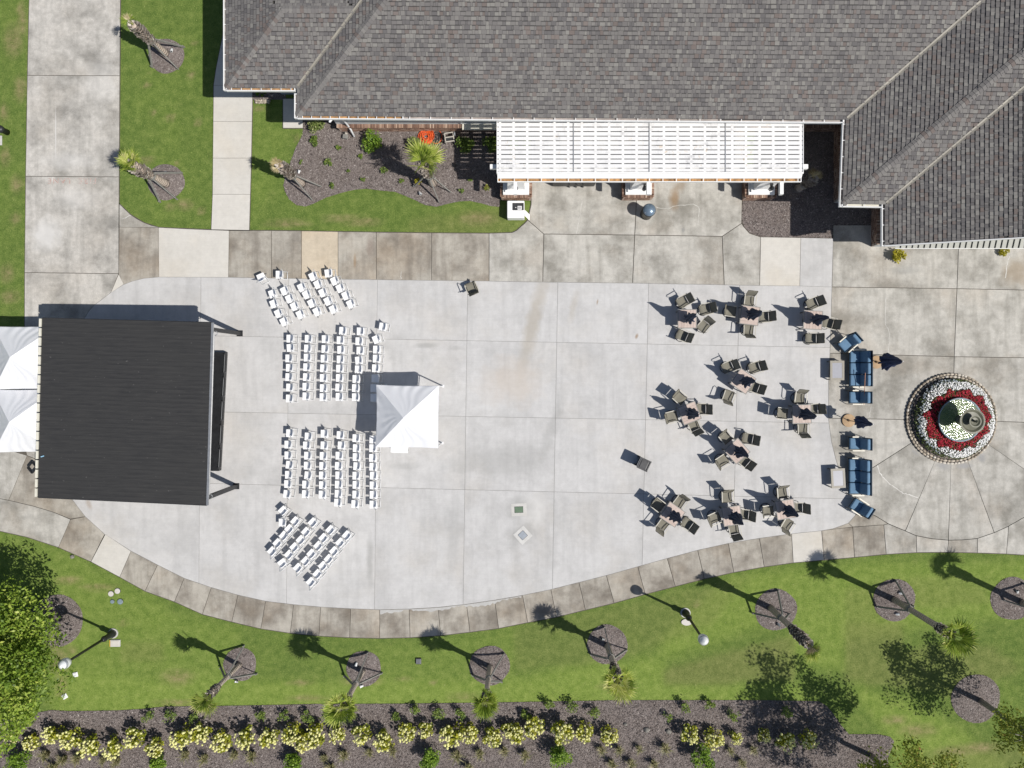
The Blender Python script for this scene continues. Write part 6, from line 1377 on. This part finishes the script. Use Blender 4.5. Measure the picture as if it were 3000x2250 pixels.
GD = 'round valve covers on the lower left lawn'
for (u, v, r, mat, lab) in ((326, 1739, .14, 'newslab', 'round white valve cover, upper left of the four'), (345, 1731, .14, 'newslab', 'round white valve cover, upper right of the four'), (330, 1762, .10, 'poolwall', 'round grey green valve cover, lower left of the four'), (353, 1762, .14, 'poolwall', 'round grey green valve cover, lower right of the four')):
    X, Y = W(u, v); t = thing('valve_cover', lab, 'valve cover', (X, Y, 0), 0, GD); mb = MB(); mb.lathe([(r, 0), (r, .05), (r * .9, .06), (0, .06)], 20); mb.build('lid', M[mat], t); mb = MB(); mb.lathe([(r * 1.1, 0), (r * 1.1, .03), (r * 1.0, .035)], 20); mb.build('rim', M['greyplastic'], t)
X, Y = W(2012, 1823, .05); t = thing('utility_cover', 'oval white cover in the grass beside the right hand lamp post', 'utility cover', (X, Y, 0)); mb = MB(); mb.add([(.28 * math.cos(a), .17 * math.sin(a), z) for z in (0, .06) for a in np.linspace(0, 6.283, 25)[:-1]], [tuple(range(24))[::-1], tuple(range(24, 48))] + [(i, (i + 1) % 24, 24 + (i + 1) % 24, 24 + i) for i in range(24)]); mb.build('lid', M['newslab'], t)
for (u, v, sx, sy, rz, cs_, lid, lab) in ((1520, 1493, .80, .66, 2, (.42, .30), 'greencover', 'green lidded floor box set in the plaza, the upper of two'), (1531.5, 1568, .72, .72, 42, (.34, .34), 'slatecover', 'blue grey lidded floor box set diagonally in the plaza, the lower of two')):
    X, Y = W(u, v, ZC); t = thing('floor_box', lab, 'floor box', (X, Y, ZC), R(rz), 'floor boxes in the plaza'); mb = MB(); mb.rbox((0, 0, .0), (sx, sy, .016), .007, 1); mb.build('collar', M['rim'], t); mb = MB(); mb.rbox((0, 0, .012), (cs_[0], cs_[1], .014), .005, 1); mb.build('lid', M[lid], t)
    mb = MB(); mb.rbox((0, 0, .008), (cs_[0] + .035, cs_[1] + .035, .012), .005, 1); mb.build('lid_frame', M['greyplastic'], t)
# bin by the middle column
X, Y = W(1893.5, 627, .1); t = thing('trash_can', 'round slatted bin with a blue grey dome lid by the middle column', 'trash can', (X, Y, ZC)); mb = MB(); mb.lathe([(.25, .02), (.26, .85), (0, .85)], 20); mb.build('liner', M['blackplastic'], t)
for i in range(22): a = 6.28318 * i / 22; mb = MB(); mb.box((.285 * math.cos(a), .285 * math.sin(a), .44), (.02, .05, .82), a); mb.build('slat', M['frame'], t)
mb = MB(); mb.lathe([(.32, .84), (.34, .90), (.33, .95), (.27, .95)], 28); mb.lathe([(.31, .02), (.31, .06)], 24); mb.build('rim', M['black'], t)
mb = MB(); mb.lathe([(.33, .93), (.30, 1.0), (.22, 1.08), (.1, 1.12), (0, 1.13)], 28); mb.build('lid', M['lidblue'], t, smooth=True); mb = MB(); mb.beam((-.24, -.16, 1.03), (.26, -.14, 1.03), .03, .03); mb.build('handle', M['galv'], t)
# black wheeled bin on the open plaza
X, Y = W(1887, 1361, 1.0); t = thing('wheeled_bin', 'black wheeled bin standing alone on the open plaza', 'bin', (X, Y, ZC), R(-25)); mb = MB()
mb.add([(-.20, -.22, .04), (.20, -.22, .04), (.20, .22, .04), (-.20, .22, .04), (-.27, -.27, .96), (.27, -.27, .96), (.27, .27, .96), (-.27, .27, .96)], [(3, 2, 1, 0), (0, 1, 5, 4), (1, 2, 6, 5), (2, 3, 7, 6), (3, 0, 4, 7), (4, 5, 6, 7)]); mb.build('body', M['blackplastic'], t)
mb = MB(); mb.rbox((0, 0, .985), (.60, .58, .05), .02, 2); mb.build('lid', M['greyplastic'], t); mb = MB(); mb.rbox((-.02, 0, 1.02), (.36, .42, .035), .015, 2); mb.build('lid_panel', M['greyplastic'], t); mb = MB(); mb.rbox((.24, 0, 1.015), (.07, .46, .04), .015, 2); mb.build('handle', M['greyplastic'], t)
mb = MB(); mb.beam((-.305, -.25, .97), (-.305, .25, .97), .03, .03); mb.build('hinge_bar', M['galv'], t)
for s in (-1, 1): mb = MB(); mb.tube([(-.24, s * .2, .09), (-.24, s * .27, .09)], .09, 14); mb.build('wheel', M['black'], t)
# white cabinet with an open side shelf by the left column
X, Y = W(1511, 613, .64); t = thing('white_cabinet', 'low white cabinet with a black control tray and lowered side flap', 'cabinet', (X, Y, .02)); mb = MB(); mb.rbox((0, 0, .33), (.88, .88, .62), .05, 3); mb.build('body', M['whiteplastic'], t)
mb = MB(); mb.rbox((0, 0, .05), (.80, .80, .10), .02, 1); mb.build('plinth', M['greyplastic'], t)
mb = MB(); mb.rbox((.12, .13, .642), (.58, .38, .03), .015, 2); mb.build('control_tray', M['blackplastic'], t); mb = MB(); mb.rbox((.20, .06, .662), (.22, .2, .012), .005, 1); mb.build('printed_label', M['label'], t)
for i in range(4): mb = MB(); mb.box((.13 + i * .04, .06, .6695), (.016, .13 - .02 * (i % 2), .002)); mb.build('print_line', M['greyplastic'], t)
mb = MB(); mb.blob((.0, .08, .665), (.035, .025, .02), 1, 0); mb.build('knob', M['label'], t); mb = MB(); mb.rbox((.12, .27, .66), (.46, .07, .03), .01, 1); mb.build('tray_ridge', M['greyplastic'], t)
mb = MB(); mb.add([(.46, -.02, .55), (.70, -.22, .42), (.70, -.52, .40), (.45, -.30, .53), (.46, -.02, .53), (.70, -.22, .40), (.70, -.52, .38), (.45, -.30, .51)], [(0, 3, 2, 1), (4, 5, 6, 7), (0, 1, 5, 4), (1, 2, 6, 5), (2, 3, 7, 6), (3, 0, 4, 7)]); mb.build('side_flap', M['whiteplastic'], t); mb = MB(); mb.box((.43, -.27, .6), (.04, .1, .06)); mb.build('hinge', M['poolwall'], t)
# covered grill under the pergola edge
X, Y = W(1683, 520, .9); t = thing('covered_grill', 'long black vinyl covered grill half hidden below the pergola edge', 'grill', (X, Y + .1, ZC)); mb = MB(); mb.rbox((0, 0, .45), (2.2, .70, .9), .10, 3); mb.build('cover', M['blackcover'], t, smooth=True)
for x in (-.3, .05, .4): mb = MB(); mb.tube([(x, -.33, .86), (x + .06, -.38, .5), (x + .1, -.38, .05)], .03, 6); mb.build('fold', M['blackcover'], t, smooth=True)
# hose, reel, light box
def coil(c, r, n, z, seed, ry=1.):
    q = random.Random(seed); pts = []
    for i in range(n * 16):
        a = 6.28318 * i / 16 + .3 * math.sin(i * .11); rr = r * (.22 + .78 * abs(math.sin(i * .043 + seed))) ; pts.append((c[0] + rr * math.cos(a) + .06 * math.sin(i * .05), c[1] + rr * ry * math.sin(a) + .05 * math.cos(i * .04), z + .02 + .09 * (i / (n * 16)) + .02 * q.random()))
    return pts
X, Y = W(1249, 402); t = thing('garden_hose', 'orange garden hose coiled on the mulch by the brick wall', 'hose', (X, Y, .03)); mb = MB(); P = coil((0, 0), .36, 13, 0, 1, 1.12); mb.tube(P, .017, 6)
lp = [Vector(P[-1])] + [Vector((.52 + .30 * math.cos(a), .0 + .36 * math.sin(a), .07)) for a in np.linspace(2.4, -2.4, 14)] + [Vector((.1, -.32, .09)), Vector((-.15, -.36, .09))]; mb.tube(lp, .017, 6); mb.tube([(.30, .3, .1), (.34, .0, .12), (.25, -.35, .1), (.1, -.42, .06)], .017, 6); mb.build('coil', M['orange'], t, smooth=True)
X, Y = W(1279, 404); t = thing('garden_hose', 'black hose coiled inside the loop of the orange hose', 'hose', (X, Y, .02)); mb = MB(); mb.tube(coil((0, 0), .24, 7, -.02, 2, 1.3), .012, 5); mb.tube([(.15, -.2, .03), (.1, -.5, .03), (-.05, -.8, .03)], .010, 5); mb.tube([(.2, -.2, .03), (.25, -.5, .03), (.15, -.9, .03), (.4, -1.0, .03), (.42, -.75, .03)], .009, 5); mb.build('coil', M['blackplastic'], t, smooth=True)
X, Y = W(1316, 402, .4); t = thing('hose_reel', 'beige hose reel cart on the mulch under the wall', 'hose reel', (X, Y, .03), R(8))
for y in (-.22, .0, .22): mb = MB(); mb.rbox((0, y, .40), (.46, .06, .05), .015, 1); mb.build('crossbar', M['beige'], t)
for x in (-.22, .22): mb = MB(); mb.rbox((x, 0, .36), (.06, .50, .08), .015, 1); mb.rbox((x, -.2, .18), (.05, .07, .36), .01, 1); mb.rbox((x, .2, .18), (.05, .07, .36), .01, 1); mb.build('side_frame', M['beige'], t)
mb = MB(); mb.tube([(-.18, 0, .22), (.18, 0, .22)], .14, 14); mb.build('drum', M['blackplastic'], t); mb = MB(); mb.tube([(.27, .15, .35), (.33, .15, .35)], .13, 14); mb.build('wheel', M['galv'], t)
X, Y = W(1012, 398, .2); t = thing('floodlight', 'grey box floodlight on the mulch below the downspout', 'floodlight', (X, Y, .03), R(-10)); mb = MB(); mb.rbox((0, -.03, .14), (.26, .22, .16), .03, 2); mb.build('housing', M['tableframe'], t); mb = MB(); mb.rbox((.02, .12, .17), (.13, .10, .10), .03, 2); mb.build('cap', M['beige'], t); mb = MB(); mb.tube([(-.1, .16, 0), (-.1, .16, .16)], .04, 8); mb.build('conduit', M['black'], t)
bpy.context.view_layer.update()
